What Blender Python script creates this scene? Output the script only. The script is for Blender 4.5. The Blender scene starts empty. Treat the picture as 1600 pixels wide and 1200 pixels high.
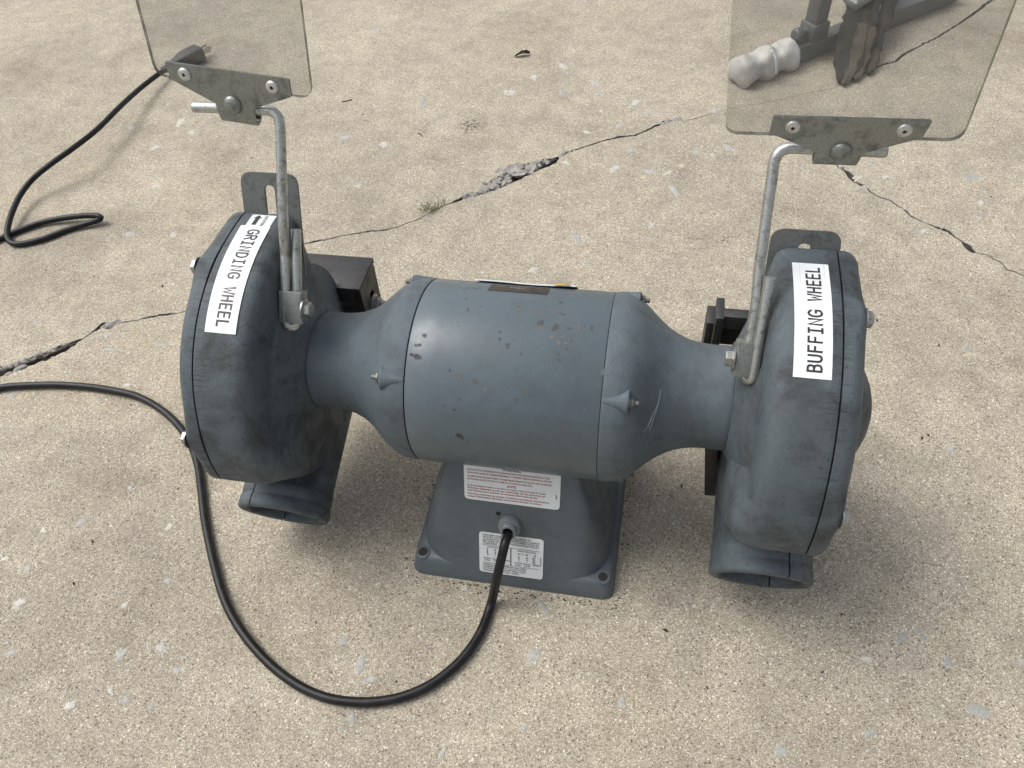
import bpy, bmesh, math, random
from mathutils import Vector, Matrix, noise as mn
from mathutils.geometry import delaunay_2d_cdt
R = math.radians
random.seed(7)
S = bpy.context.scene
COL = S.collection

# ------------------------------------------------------------------ camera, sky, sun, exposure
cam_d = bpy.data.cameras.new('camera'); cam = bpy.data.objects.new('camera', cam_d); COL.objects.link(cam)
cam_d.sensor_width = 36.0; cam_d.lens = 27.19; cam_d.clip_start = 0.01; cam_d.clip_end = 200
cam.matrix_world = Matrix(((0.98042, -0.09748, 0.17128, 0.1130), (0.18397, 0.76408, -0.61833, -0.4310),
                           (-0.07060, 0.63773, 0.76706, 0.7119), (0, 0, 0, 1)))
S.camera = cam
SUN_EL, SUN_AZ = R(58), R(-82)          # azimuth clockwise from +Y: light comes from the left
W = bpy.data.worlds.new('World'); S.world = W; W.use_nodes = True
wn = W.node_tree; wn.nodes.clear()
sky = wn.nodes.new('ShaderNodeTexSky'); sky.sky_type = 'NISHITA'; sky.sun_disc = False
sky.sun_elevation = SUN_EL; sky.sun_rotation = SUN_AZ; sky.air_density = 1.0; sky.dust_density = 6.0; sky.ozone_density = 1.0
hs = wn.nodes.new('ShaderNodeHueSaturation'); hs.inputs['Saturation'].default_value = 0.35
bg = wn.nodes.new('ShaderNodeBackground'); bg.inputs['Strength'].default_value = 0.148
wo = wn.nodes.new('ShaderNodeOutputWorld')
wn.links.new(sky.outputs[0], hs.inputs['Color']); wn.links.new(hs.outputs[0], bg.inputs[0]); wn.links.new(bg.outputs[0], wo.inputs[0])
sd = bpy.data.lights.new('sun', 'SUN'); sd.energy = 1.2; sd.angle = R(34); sd.color = (1.0, 0.975, 0.93)
sun = bpy.data.objects.new('sun', sd); COL.objects.link(sun)
sdir = Vector((math.sin(SUN_AZ)*math.cos(SUN_EL), math.cos(SUN_AZ)*math.cos(SUN_EL), math.sin(SUN_EL)))
sun.rotation_euler = sdir.to_track_quat('Z', 'Y').to_euler(); sun.location = sdir*3
S.view_settings.view_transform = 'Standard'; S.view_settings.look = 'None'; S.view_settings.gamma = 1
S.view_settings.use_curve_mapping = False; S.view_settings.exposure = 0.30
S.render.engine = 'CYCLES'
S.cycles.max_bounces = 10; S.cycles.transparent_max_bounces = 16

# ------------------------------------------------------------------ measured positions on the ground and the machine
CORD=[[0.0,-0.0835,0.0705],[0.0005,-0.094,0.0712],[-0.0003,-0.1035,0.0754],[-0.0028,-0.117,0.0642],[-0.0068,-0.127,0.0439],[-0.0135,-0.1342,0.008],[-0.0179,-0.1625,0.005],[-0.0273,-0.1868,0.005],[-0.04,-0.2056,0.005],[-0.0555,-0.2209,0.005],[-0.075,-0.2333,0.005],[-0.0968,-0.2414,0.005],[-0.1199,-0.2452,0.005],[-0.1444,-0.2453,0.005],[-0.1713,-0.2399,0.005],[-0.1992,-0.2294,0.006],[-0.2258,-0.2145,0.007],[-0.2532,-0.1941,0.007],[-0.2803,-0.1679,0.006],[-0.311,-0.1295,0.005],[-0.3369,-0.0916,0.005],[-0.359,-0.0543,0.005],[-0.3788,-0.0228,0.005],[-0.4021,0.0054,0.005],[-0.4265,0.0265,0.005],[-0.4568,0.0447,0.005],[-0.4945,0.0588,0.005],[-0.5285,0.0646,0.005],[-0.5705,0.0675,0.005],[-0.6144,0.065,0.005],[-0.6561,0.0581,0.005],[-0.688,0.0503,0.005],[-0.7228,0.0333,0.005],[-0.7876,0.044,0.005],[-0.8622,0.102,0.005],[-0.9239,0.1944,0.005],[-0.9264,0.2699,0.005],[-0.8949,0.3038,0.005],[-0.8741,0.3223,0.005],[-0.855,0.344,0.005],[-0.8244,0.3673,0.006],[-0.7845,0.3783,0.009],[-0.7497,0.3797,0.013],[-0.7301,0.3772,0.014],[-0.7373,0.3736,0.009],[-0.7736,0.3566,0.005],[-0.802,0.3311,0.005],[-0.831,0.3162,0.005],[-0.8492,0.3162,0.006],[-0.8646,0.332,0.009],[-0.8772,0.3665,0.015],[-0.8862,0.4091,0.02],[-0.8796,0.4422,0.028],[-0.8581,0.4694,0.038],[-0.8393,0.5094,0.042],[-0.8318,0.5651,0.04],[-0.8369,0.6438,0.034],[-0.843,0.7161,0.025],[-0.8411,0.7804,0.018],[-0.836,0.812,0.015]]
PLUG=[[-0.835,0.8201,0.0145],[-0.7997,0.8779,0.0145],[-0.7851,0.8961,0.0145]]
CRACK1=[[-1.45,-0.267,0.001,0.001],[-1.1,-0.077,0.003,0.003],[-0.87,-0.007,0.008,0.006],[-0.75,0.053,0.0172,0.0121],[-0.7107,0.0786,0.0161,0.011],[-0.6935,0.0885,0.0149,0.0098],[-0.6775,0.1005,0.0162,0.0098],[-0.6613,0.1126,0.0163,0.0087],[-0.6464,0.127,0.0139,0.0075],[-0.6382,0.1372,0.0076,0.005],[-0.6299,0.1475,0.0015,0.0013],[-0.6236,0.1613,0.0026,0.0021],[-0.6152,0.1719,0.0078,0.0026],[-0.6014,0.1783,0.0065,0.0026],[-0.5935,0.1816,0.0016,0.0016],[-0.5715,0.1891,0.0016,0.0013],[-0.5524,0.1986,0.0029,0.0021],[-0.5343,0.2044,0.0031,0.0026],[-0.5209,0.2084,0.001,0.001],[-0.5038,0.2165,0.001,0.001],[-0.4828,0.275,0.0011,0.0011],[-0.4474,0.3301,0.0012,0.0012],[-0.4077,0.3553,0.0015,0.0015],[-0.3964,0.365,0.0018,0.0015],[-0.3792,0.3724,0.0038,0.0024],[-0.3663,0.3781,0.0018,0.0015],[-0.3409,0.3907,0.0015,0.0015],[-0.3212,0.3971,0.0024,0.0018],[-0.3053,0.403,0.0027,0.0021],[-0.2885,0.4062,0.0024,0.0018],[-0.2696,0.4153,0.0012,0.0012],[-0.2412,0.4374,0.0012,0.0012],[-0.2266,0.4569,0.0012,0.0012],[-0.2065,0.4757,0.0012,0.0012],[-0.1911,0.4865,0.0079,0.0016],[-0.1763,0.4956,0.0111,0.0024],[-0.1634,0.5047,0.008,0.0032],[-0.1569,0.5069,0.0225,0.0024],[-0.1458,0.5158,0.0309,0.0024],[-0.133,0.5266,0.0362,0.0032],[-0.1203,0.5391,0.04,0.0033],[-0.1076,0.5516,0.0438,0.0041],[-0.0951,0.566,0.0357,0.0042],[-0.0821,0.5788,0.0273,0.0042],[-0.0707,0.5899,0.0189,0.0068],[-0.0623,0.6008,0.0138,0.0068],[-0.0593,0.608,0.0035,0.0034],[-0.0525,0.6172,0.0035,0.0017],[-0.0294,0.6348,0.0025,0.0018],[0.0037,0.657,0.0022,0.0018],[0.0182,0.6653,0.0025,0.0022],[0.0328,0.6727,0.0054,0.0029],[0.0529,0.677,0.0029,0.0018],[0.0673,0.6881,0.0026,0.0018],[0.0815,0.7029,0.0037,0.0018],[0.1011,0.7174,0.0094,0.0019],[0.1162,0.7222,0.0075,0.0019],[0.1314,0.7252,0.0017,0.0015],[0.1494,0.734,0.0057,0.0026],[0.1614,0.7424,0.0038,0.0023],[0.1916,0.7617,0.0015,0.0013],[0.2222,0.7754,0.0016,0.0014],[0.2631,0.7898,0.002,0.0014],[0.3148,0.8168,0.002,0.0014],[0.3669,0.84,0.0016,0.0014],[0.4107,0.8795,0.0017,0.0015],[0.4538,0.9221,0.0044,0.003],[0.4779,0.9342,0.0044,0.0031],[0.4969,0.9637,0.0045,0.0032],[0.5269,0.9943,0.0028,0.0023],[0.5573,1.0233,0.0028,0.0024],[0.6027,1.0774,0.003,0.0025],[0.6368,1.1205,0.0046,0.0031],[0.6659,1.1622,0.0048,0.0032],[0.7142,1.2136,0.0033,0.0028],[0.8082,1.3391,0.0036,0.003],[1.0082,1.4991,0.0012,0.0012],[1.3082,1.6391,0.0012,0.0012],[1.7082,1.9391,0.0012,0.0012]]
CRACK2=[[0.3503,0.6512,0.001,0.001],[0.3551,0.6268,0.0016,0.0013],[0.3674,0.61,0.0016,0.0016],[0.3706,0.6039,0.0064,0.0016],[0.3774,0.5888,0.0079,0.0024],[0.3813,0.5829,0.0016,0.0016],[0.3904,0.576,0.0031,0.0025],[0.3989,0.5646,0.0015,0.0015],[0.4064,0.5533,0.0015,0.0015],[0.4243,0.5438,0.0015,0.0015],[0.4393,0.527,0.0015,0.0015],[0.4496,0.5095,0.0022,0.0014],[0.4585,0.502,0.0014,0.0014],[0.4719,0.4923,0.0014,0.0014],[0.4855,0.4854,0.0042,0.0019],[0.492,0.4807,0.0042,0.0019],[0.4993,0.4707,0.0014,0.0014],[0.5064,0.4609,0.0022,0.0016],[0.5087,0.4507,0.0067,0.0021],[0.5143,0.4422,0.0053,0.0021],[0.5195,0.4409,0.0013,0.0013],[0.5308,0.4389,0.0012,0.0012],[0.547,0.423,0.0012,0.0012],[0.5523,0.4113,0.0013,0.0013],[0.5692,0.4022,0.0013,0.0013],[0.5951,0.3861,0.0012,0.0012],[0.6327,0.3627,0.0012,0.0012],[0.7927,0.2927,0.0012,0.0012],[0.9927,0.1727,0.0012,0.0012],[1.2527,0.1227,0.0012,0.0012],[1.7327,-0.0573,0.0012,0.0012]]
STONES=[[-0.5073,-0.1699,-0.0003,0.0057,0.0033,-0.001,1.0],[-0.4939,-0.2086,0.0044,0.0063,0.0055,-0.0034,0.0],[-0.4703,-0.2548,0.0017,0.0043,0.0044,-0.002,1.0],[-0.3808,-0.1917,0.0031,0.004,0.0027,-0.0018,0.0],[-0.3587,-0.2381,0.0036,0.0077,0.0044,-0.0022,1.0],[-0.3231,-0.2261,0.0018,0.0052,0.0041,-0.0018,1.0],[-0.2979,-0.2438,0.0005,0.0038,0.0041,-0.0012,1.0],[-0.3517,-0.2724,0.004,-0.0029,-0.0017,-0.0016,0.0],[-0.3322,-0.2775,0.0018,0.0036,0.0038,-0.0018,2.0],[-0.3048,-0.2793,0.0004,0.0031,0.003,-0.0008,2.0],[-0.3828,-0.2905,0.0038,0.0046,0.004,-0.0024,0.0],[-0.3494,-0.1596,0.0041,0.0026,0.0022,-0.0023,1.0],[-0.4468,-0.1901,-0.0006,0.0029,0.0023,-0.0004,1.0],[-0.1482,-0.1925,0.0048,0.0042,0.0024,-0.0023,2.0],[-0.1238,-0.2102,-0.0004,0.0091,0.0047,-0.0004,2.0],[-0.1105,-0.2224,0.0063,0.0029,0.0018,-0.0028,1.0],[-0.1169,-0.2578,0.0042,-0.0034,-0.002,-0.0021,2.0],[-0.0292,-0.2717,0.0016,0.0065,0.0025,-0.0006,1.0],[0.0339,-0.1763,0.0,0.0084,0.005,-0.0001,1.0],[0.0373,-0.2403,0.0026,0.0029,0.0026,-0.002,1.0],[0.1188,-0.2054,0.0016,-0.0057,-0.0032,-0.0011,1.0],[0.0366,-0.1294,0.0077,-0.0075,-0.0017,-0.0019,2.0],[-0.0447,-0.1219,0.0028,0.0025,0.0018,-0.0021,0.0],[0.2533,-0.2224,0.0043,-0.0029,-0.0035,-0.0045,2.0],[0.3317,-0.1314,0.0062,-0.0008,-0.0009,-0.0027,0.0],[0.3632,-0.1068,0.0042,0.0053,0.0028,-0.0024,2.0],[0.3775,-0.0973,0.0015,-0.0035,-0.0024,-0.0017,2.0],[0.3809,-0.104,0.0026,-0.0023,-0.0021,-0.0026,2.0],[0.3985,-0.1236,0.0025,-0.0036,-0.0035,-0.0033,2.0],[0.417,-0.1621,0.0117,-0.0007,-0.002,-0.0055,2.0],[0.326,-0.1968,0.0048,0.0034,0.0013,-0.0025,2.0],[0.4614,-0.1134,0.0031,0.0022,0.001,-0.0028,1.0],[-0.0228,0.6805,0.0063,-0.0033,-0.0004,-0.0052,0.0],[0.0268,0.7027,0.0055,0.0042,0.0018,-0.006,1.0],[0.0851,0.5829,0.0084,-0.0043,-0.0009,-0.0062,1.0],[0.113,0.582,0.0064,0.0025,0.0009,-0.0055,0.0],[0.1239,0.54,0.0106,-0.0154,-0.0027,-0.0052,1.0],[0.1782,0.6323,0.0026,-0.0071,-0.0032,-0.0037,0.0],[0.2048,0.6532,0.0103,-0.0041,-0.0011,-0.0076,1.0],[0.1527,0.6405,0.0058,-0.0013,-0.0004,-0.0059,1.0],[-0.0036,0.4174,0.006,-0.0061,-0.0024,-0.0061,2.0],[-0.2854,0.7115,0.0044,0.0037,0.0034,-0.0072,1.0],[0.0783,0.7482,0.0084,-0.0021,-0.0001,-0.0057,1.0],[0.0486,0.7758,0.0063,0.0079,0.0027,-0.0067,0.0],[-0.0554,0.3448,0.0066,0.0025,0.0015,-0.0049,0.0],[-0.0275,0.8352,0.0102,-0.0044,-0.0002,-0.0072,1.0],[-0.0178,0.8001,0.0057,0.0046,0.0018,-0.0057,1.0],[0.0267,0.7926,0.0055,-0.0014,0.0,-0.006,1.0],[0.0403,0.7613,0.0046,0.0018,0.0011,-0.0058,1.0],[0.0504,0.6359,0.0062,0.0025,0.0011,-0.0059,1.0],[0.0315,0.585,0.0077,0.0112,0.0028,-0.0052,0.0],[-0.0063,0.7464,0.0042,0.0003,0.0005,-0.0049,0.0],[0.0775,0.5692,0.0048,0.0004,0.0003,-0.004,3.0],[0.1321,0.6017,0.0046,0.0018,0.0007,-0.0048,3.0],[0.1784,0.7589,0.0061,0.0004,0.0001,-0.0058,1.0],[-0.0913,0.8867,0.0095,-0.0057,-0.0003,-0.0074,0.0],[-0.1691,0.7927,0.0065,0.0054,0.003,-0.0077,0.0],[-0.1384,0.8462,0.008,0.0005,0.0016,-0.0098,0.0],[-0.08,0.8004,0.0061,0.0004,0.0012,-0.0083,2.0],[0.2346,0.3964,0.0053,0.002,0.0005,-0.005,1.0],[0.0178,0.3683,0.0044,-0.0007,0.0,-0.0045,2.0],[0.0972,0.4556,0.0043,0.0047,0.0019,-0.0041,0.0],[-0.0443,0.5955,0.0071,-0.0015,0.0002,-0.005,0.0],[0.3857,0.5926,0.0072,0.0028,0.0001,-0.0061,0.0],[0.4241,0.5975,0.0062,0.0043,0.0005,-0.0051,0.0],[0.5423,0.6077,0.0097,0.0023,-0.0008,-0.007,2.0],[0.5449,0.5498,0.005,0.0005,-0.0009,-0.0051,0.0],[0.5369,0.5137,0.0045,0.0004,-0.0007,-0.0042,1.0],[0.4603,0.4789,0.0063,0.0024,-0.0001,-0.0047,0.0],[0.4081,0.6328,0.0043,-0.0011,-0.0009,-0.0049,2.0],[0.4362,0.5224,0.0034,0.0003,-0.0004,-0.0036,1.0],[0.4866,0.4923,0.0037,0.0034,0.0006,-0.0029,1.0],[0.3924,0.5701,0.0095,0.0079,0.0006,-0.0034,2.0],[-0.6769,0.3587,0.0076,0.0018,0.0034,-0.0056,1.0],[-0.6059,0.3643,0.0052,0.0021,0.0031,-0.0048,0.0],[-0.5993,0.1559,0.0017,0.0047,0.0042,-0.0031,1.0],[-0.5158,0.1497,0.007,0.0008,0.0017,-0.0032,1.0],[-0.7149,0.1674,0.0049,-0.0042,-0.0018,-0.0027,1.0],[-0.5813,0.1326,0.0066,0.0016,0.0024,-0.0037,1.0],[-0.7406,0.6574,0.0045,0.0085,0.0065,-0.0074,0.0],[-0.7038,0.63,0.006,0.0025,0.0044,-0.0074,0.0],[-0.7492,0.5801,0.0069,0.0064,0.0045,-0.0059,0.0],[-0.8243,0.6351,0.0073,0.0005,0.0032,-0.0058,1.0],[-0.693,0.4787,0.0066,0.0006,0.0029,-0.0057,0.0],[-0.4794,-0.1096,0.0012,0.0057,0.0038,-0.0018,1.0],[-0.516,-0.1261,-0.0002,0.0041,0.0039,-0.0012,0.0],[-0.4464,-0.0611,0.003,0.0004,0.0013,-0.0024,0.0],[-0.6687,0.0443,0.0017,0.0049,0.0047,-0.003,2.0],[-0.5509,0.0524,0.003,0.0021,0.002,-0.0021,1.0],[-0.5259,0.0794,0.0054,0.0007,0.0019,-0.0034,0.0],[-0.5373,-0.1632,0.0036,0.0023,0.0024,-0.0021,0.0],[0.4785,0.264,0.0043,0.0005,-0.0007,-0.0042,2.0],[0.4377,0.1131,0.0049,-0.0035,-0.002,-0.0035,1.0],[0.4388,0.1857,0.0034,0.0004,-0.0004,-0.0028,0.0],[0.4768,0.2536,0.0032,0.0004,-0.0004,-0.0026,3.0],[-0.4801,1.0055,0.0078,0.0075,0.0036,-0.0073,1.0],[-0.3515,0.6223,0.0058,0.0049,0.0035,-0.0066,0.0],[-0.32,0.7518,0.0072,0.003,0.0029,-0.008,2.0],[-0.1793,0.7921,0.0052,0.0022,0.0021,-0.0071,0.0],[-0.3592,0.5082,0.0055,0.0044,0.0029,-0.0052,0.0],[-0.4232,0.6355,0.0091,0.0056,0.0035,-0.007,1.0]]
CHIPS=[[-0.0013,1.7018,0.003,0.0015,0.175],[0.005,1.6704,0.005,0.002,-0.262],[0.0059,1.5768,0.0035,0.003,0.524],[0.0131,1.7709,0.002,0.0015,0.0],[0.0208,1.5981,0.0045,0.0025,-0.524],[0.0239,1.5666,0.003,0.002,0.0],[0.0258,1.4614,0.004,0.006,0.175],[0.026,1.4078,0.0025,0.003,0.0],[0.0262,1.7041,0.002,0.0025,1.396],[0.0372,1.6221,0.006,0.0015,-0.14],[0.0405,1.6084,0.0045,0.001,-0.14],[0.0379,1.4381,0.004,0.003,0.524],[0.0363,1.3984,0.003,0.0015,0.349],[0.0405,1.4806,0.002,0.0015,0.0],[0.0357,1.3253,0.0025,0.003,0.349],[0.0482,1.4284,0.003,0.002,0.0],[0.0553,1.4299,0.0015,0.0065,0.0],[0.0438,1.3281,0.0025,0.0015,0.0],[0.0414,1.2633,0.003,0.0025,-0.524],[0.0475,1.2637,0.002,0.0015,0.0],[0.0432,1.1472,0.002,0.0015,0.0],[0.0447,1.0921,0.0025,0.002,0.0],[0.0363,1.1265,0.002,0.0015,0.0],[0.0487,1.1988,0.002,0.0015,0.0],[0.0517,1.296,0.0015,0.0015,0.0],[0.0378,1.7915,0.0025,0.002,0.524],[0.002,1.1837,0.0025,0.004,0.0],[-0.0145,0.9988,0.002,0.0025,0.524],[-0.0131,0.753,0.002,0.0025,0.349],[-0.0207,0.806,0.004,0.003,0.0],[-0.035,0.8387,0.004,0.0035,0.0],[-0.0334,0.6135,0.0025,0.0025,0.0],[-0.012,0.7419,0.0035,0.0025,-0.524],[0.0213,0.7576,0.0015,0.004,0.087],[0.0137,0.6671,0.002,0.0015,0.0],[-0.0364,0.5032,0.002,0.0015,0.0],[0.0519,0.401,0.003,0.0045,0.175],[0.0723,0.1861,0.003,0.002,0.349],[0.0056,0.459,0.0015,0.0025,0.0],[-0.0722,1.1055,0.003,0.002,0.0],[-0.069,1.1091,0.002,0.002,0.0],[-0.0736,1.0011,0.005,0.002,-0.349],[-0.0697,0.9864,0.004,0.003,0.0],[-0.0668,1.2116,0.0025,0.002,0.0],[-0.0444,1.9343,0.006,0.001,0.262],[-0.0353,1.9568,0.005,0.001,0.349],[-0.0412,1.7239,0.002,0.002,0.0],[-0.0363,1.5537,0.001,0.004,0.0],[-0.0265,1.515,0.0015,0.0045,0.0],[0.0673,0.6356,0.0015,0.0015,0.0],[-0.0337,0.1971,0.004,0.004,0.0],[-0.0311,0.1844,0.0015,0.005,0.087],[-0.0271,0.1282,0.0015,0.004,0.0],[0.0372,0.3265,0.002,0.0015,0.0],[0.0696,1.6814,0.0015,0.0015,0.0],[0.0661,1.4592,0.0015,0.0045,0.0],[-0.0061,1.3245,0.002,0.0015,0.0],[-0.0001,1.3461,0.0015,0.0015,0.0],[0.0058,1.255,0.0015,0.0015,0.0],[-0.005,1.2491,0.0015,0.002,0.0],[0.0136,1.113,0.0015,0.0015,0.0],[-0.0417,0.8868,0.0015,0.002,0.349],[-0.0449,0.5324,0.002,0.0015,0.0],[0.0787,1.0205,0.002,0.004,0.0]]
SCR=[]
SPECKS=[[0.1595,0.0267],[-0.5686,0.2563],[-0.4473,-0.1782],[-0.39,-0.0547],[-0.5055,0.0502],[-0.4056,0.6872],[-0.4153,0.7065],[0.1345,0.4069],[0.1965,0.4321],[0.3825,0.3005],[0.4104,0.1238],[0.4176,0.1291],[0.5599,0.5642],[0.4485,0.2656],[-0.4532,-0.1301],[0.2911,-0.1501],[0.3117,-0.0928],[-0.0106,0.8341],[-0.5621,0.5654],[-0.0864,-0.2202],[-0.1801,-0.1783],[-0.5643,0.5652],[0.1917,-0.1806],[0.1524,-0.1335]]
LEAF=[-0.1725,0.9208,0.003]
STAIN=[-0.2191,0.6869,0.0]
GRASS=[-0.2268,0.4615,0.0]
TWIG=[[-0.4661,0.7427,0.001],[-0.4497,0.7511,0.001]]
TWIG2=[[-0.3022,0.6563,0.001],[-0.2973,0.6548,0.001],[-0.2921,0.6476,0.001]]
RUB=[[-0.1579,0.5164,0.0197],[-0.148,0.5269,0.0198],[-0.1417,0.5405,0.0179],[-0.1305,0.5398,0.0159],[-0.1406,0.5604,0.0221],[-0.1251,0.5752,0.0282],[-0.1127,0.5628,0.018],[-0.1294,0.5498,0.012],[-0.0956,0.581,0.0241],[-0.0878,0.5953,0.0182],[-0.0996,0.5689,0.014],[-0.1831,0.495,0.0177],[-0.1731,0.5038,0.0118],[-0.0778,0.5961,0.0121],[-0.1102,0.5832,0.0141],[-0.0497,0.6262,0.0122],[-0.054,0.6136,0.0101],[0.1059,0.7215,0.0164],[0.1189,0.7281,0.0144],[0.0961,0.7152,0.0082],[0.3661,0.6163,0.0082],[0.3578,0.627,0.0074],[-0.6025,0.177,0.0201],[-0.6884,0.088,0.0098],[-0.6961,0.0782,0.008]]

# ------------------------------------------------------------------ materials
def newmat(name):
    m = bpy.data.materials.new(name); m.use_nodes = True
    nt = m.node_tree; nt.nodes.clear()
    out = nt.nodes.new('ShaderNodeOutputMaterial'); p = nt.nodes.new('ShaderNodeBsdfPrincipled')
    nt.links.new(p.outputs[0], out.inputs[0])
    return m, nt, p, out
def N(nt, t, **kw):
    n = nt.nodes.new(t)
    for k, v in kw.items():
        if k in n.inputs: n.inputs[k].default_value = v
        else: setattr(n, k, v)
    return n
def ramp(nt, fac, stops, interp='LINEAR'):
    r = nt.nodes.new('ShaderNodeValToRGB'); r.color_ramp.interpolation = interp
    e = r.color_ramp.elements
    while len(e) > 1: e.remove(e[-1])
    for i, (p, c) in enumerate(stops):
        if not isinstance(c, (tuple, list)): c = (c, c, c)
        el = e[0] if i == 0 else e.new(p)
        el.position = p; el.color = (*c, 1)
    nt.links.new(fac, r.inputs[0]); return r.outputs[0]
def mix(nt, fac, a, b, mode='MIX'):
    m = nt.nodes.new('ShaderNodeMix'); m.data_type = 'RGBA'; m.blend_type = mode; m.clamp_factor = True
    for s, v in ((0, fac), (6, a), (7, b)):
        if hasattr(v, 'links'): nt.links.new(v, m.inputs[s])
        elif isinstance(v, (tuple, list)): m.inputs[s].default_value = (*v, 1)
        else: m.inputs[s].default_value = v
    return m.outputs[2]
def math_(nt, op, a, b=0.0, clamp=False):
    m = nt.nodes.new('ShaderNodeMath'); m.operation = op; m.use_clamp = clamp
    for s, v in ((0, a), (1, b)):
        if hasattr(v, 'links'): nt.links.new(v, m.inputs[s])
        else: m.inputs[s].default_value = v
    return m.outputs[0]
def coords(nt, scale=1.0):
    tc = nt.nodes.new('ShaderNodeTexCoord')
    if scale == 1.0: return tc.outputs['Object']
    mp = nt.nodes.new('ShaderNodeMapping'); nt.links.new(tc.outputs['Object'], mp.inputs[0])
    mp.inputs['Scale'].default_value = scale if isinstance(scale, tuple) else (scale,)*3
    return mp.outputs[0]
def noise_(nt, co, scale, detail=4, rough=0.55, dist=0.0):
    n = N(nt, 'ShaderNodeTexNoise', Scale=scale, Detail=detail, Roughness=rough, Distortion=dist)
    nt.links.new(co, n.inputs['Vector']); return n
def voro(nt, co, scale, feature='F1', rnd=1.0):
    n = nt.nodes.new('ShaderNodeTexVoronoi'); n.feature = feature
    n.inputs['Scale'].default_value = scale; n.inputs['Randomness'].default_value = rnd
    nt.links.new(co, n.inputs['Vector']); return n
def bump(nt, h, dist, strength=1.0, prev=None):
    b = N(nt, 'ShaderNodeBump', Strength=strength, Distance=dist)
    nt.links.new(h, b.inputs['Height'])
    if prev is not None: nt.links.new(prev, b.inputs['Normal'])
    return b.outputs[0]

def concrete_colour(nt, co, value=1.0):
    """sandy weathered concrete: grains in brown, tan, cream and white under broad mottling"""
    g1 = voro(nt, co, 1250); g2 = voro(nt, co, 680)
    sx = N(nt, 'ShaderNodeSeparateColor'); nt.links.new(g1.outputs['Color'], sx.inputs[0])
    c = ramp(nt, sx.outputs[0], [(0.0, (.135, .112, .083)), (.08, (.23, .198, .154)), (.26, (.322, .285, .224)),
                                 (.62, (.384, .345, .277)), (.86, (.455, .414, .34)), (.96, (.58, .55, .47)), (1, (.76, .74, .68))])
    s2 = N(nt, 'ShaderNodeSeparateColor'); nt.links.new(g2.outputs['Color'], s2.inputs[0])
    lt = ramp(nt, s2.outputs[0], [(0, 0), (.955, 0), (.96, 1), (1, 1)])
    pale = ramp(nt, s2.outputs[1], [(0, (.44, .37, .26)), (.5, (.56, .52, .43)), (1, (.76, .74, .69))])
    c = mix(nt, math_(nt, 'MULTIPLY', lt, .8), c, pale)
    dk = ramp(nt, s2.outputs[2], [(0, 1), (.016, 1), (.019, 0), (1, 0)])
    c = mix(nt, math_(nt, 'MULTIPLY', dk, .65), c, (.07, .052, .038))
    n0 = noise_(nt, co, 230, 5, .75)
    c = mix(nt, .8, c, ramp(nt, n0.outputs[0], [(.3, .80), (.5, 1.0), (.7, 1.18)]), 'MULTIPLY')
    n1 = noise_(nt, co, 3.4, 7, .64, .5); n2 = noise_(nt, co, 26, 5, .6)
    c = mix(nt, 1.0, c, ramp(nt, n1.outputs[0], [(.30, (.77, .76, .745)), (.5, (1, .995, .972)), (.70, (1.16, 1.15, 1.10))]), 'MULTIPLY')
    c = mix(nt, 1.0, c, ramp(nt, n2.outputs[0], [(.3, .86), (.5, 1.0), (.72, 1.12)]), 'MULTIPLY')
    n3 = noise_(nt, co, 2.1, 5, .6, 1.0)
    c = mix(nt, ramp(nt, n3.outputs[0], [(.5, 0), (.68, .45)]), c, mix(nt, 1.0, c, (.83, .785, .73), 'MULTIPLY'))
    if value != 1.0: c = mix(nt, 1.0, c, (value,)*3, 'MULTIPLY')
    return c, g1, g2
def concrete_mat():
    m, nt, p, out = newmat('weathered_concrete')
    co = coords(nt)
    c, g1, g2 = concrete_colour(nt, co)
    # the dark oil spot behind the motor
    vm = N(nt, 'ShaderNodeVectorMath', operation='DISTANCE'); nt.links.new(co, vm.inputs[0]); vm.inputs[1].default_value = (STAIN[0], STAIN[1], 0)
    sp = ramp(nt, vm.outputs['Value'], [(0, 1), (.012, .9), (.03, 0), (1, 0)])
    spn = noise_(nt, co, 160, 3, .6)
    fac = math_(nt, 'MULTIPLY', sp, ramp(nt, spn.outputs[0], [(.47, 0), (.56, .8)]))
    c = mix(nt, fac, c, (.075, .075, .07))
    nt.links.new(c, p.inputs['Base Color'])
    p.inputs['Roughness'].default_value = .86; p.inputs['Specular IOR Level'].default_value = .3
    nb = noise_(nt, co, 900, 3, .6)
    b = bump(nt, g1.outputs['Distance'], .0009, .55)
    b = bump(nt, nb.outputs[0], .0008, .5, b)
    n4 = noise_(nt, co, 60, 4, .6)
    b = bump(nt, n4.outputs[0], .0035, .35, b)
    nt.links.new(b, p.inputs['Normal'])
    return m
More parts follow.
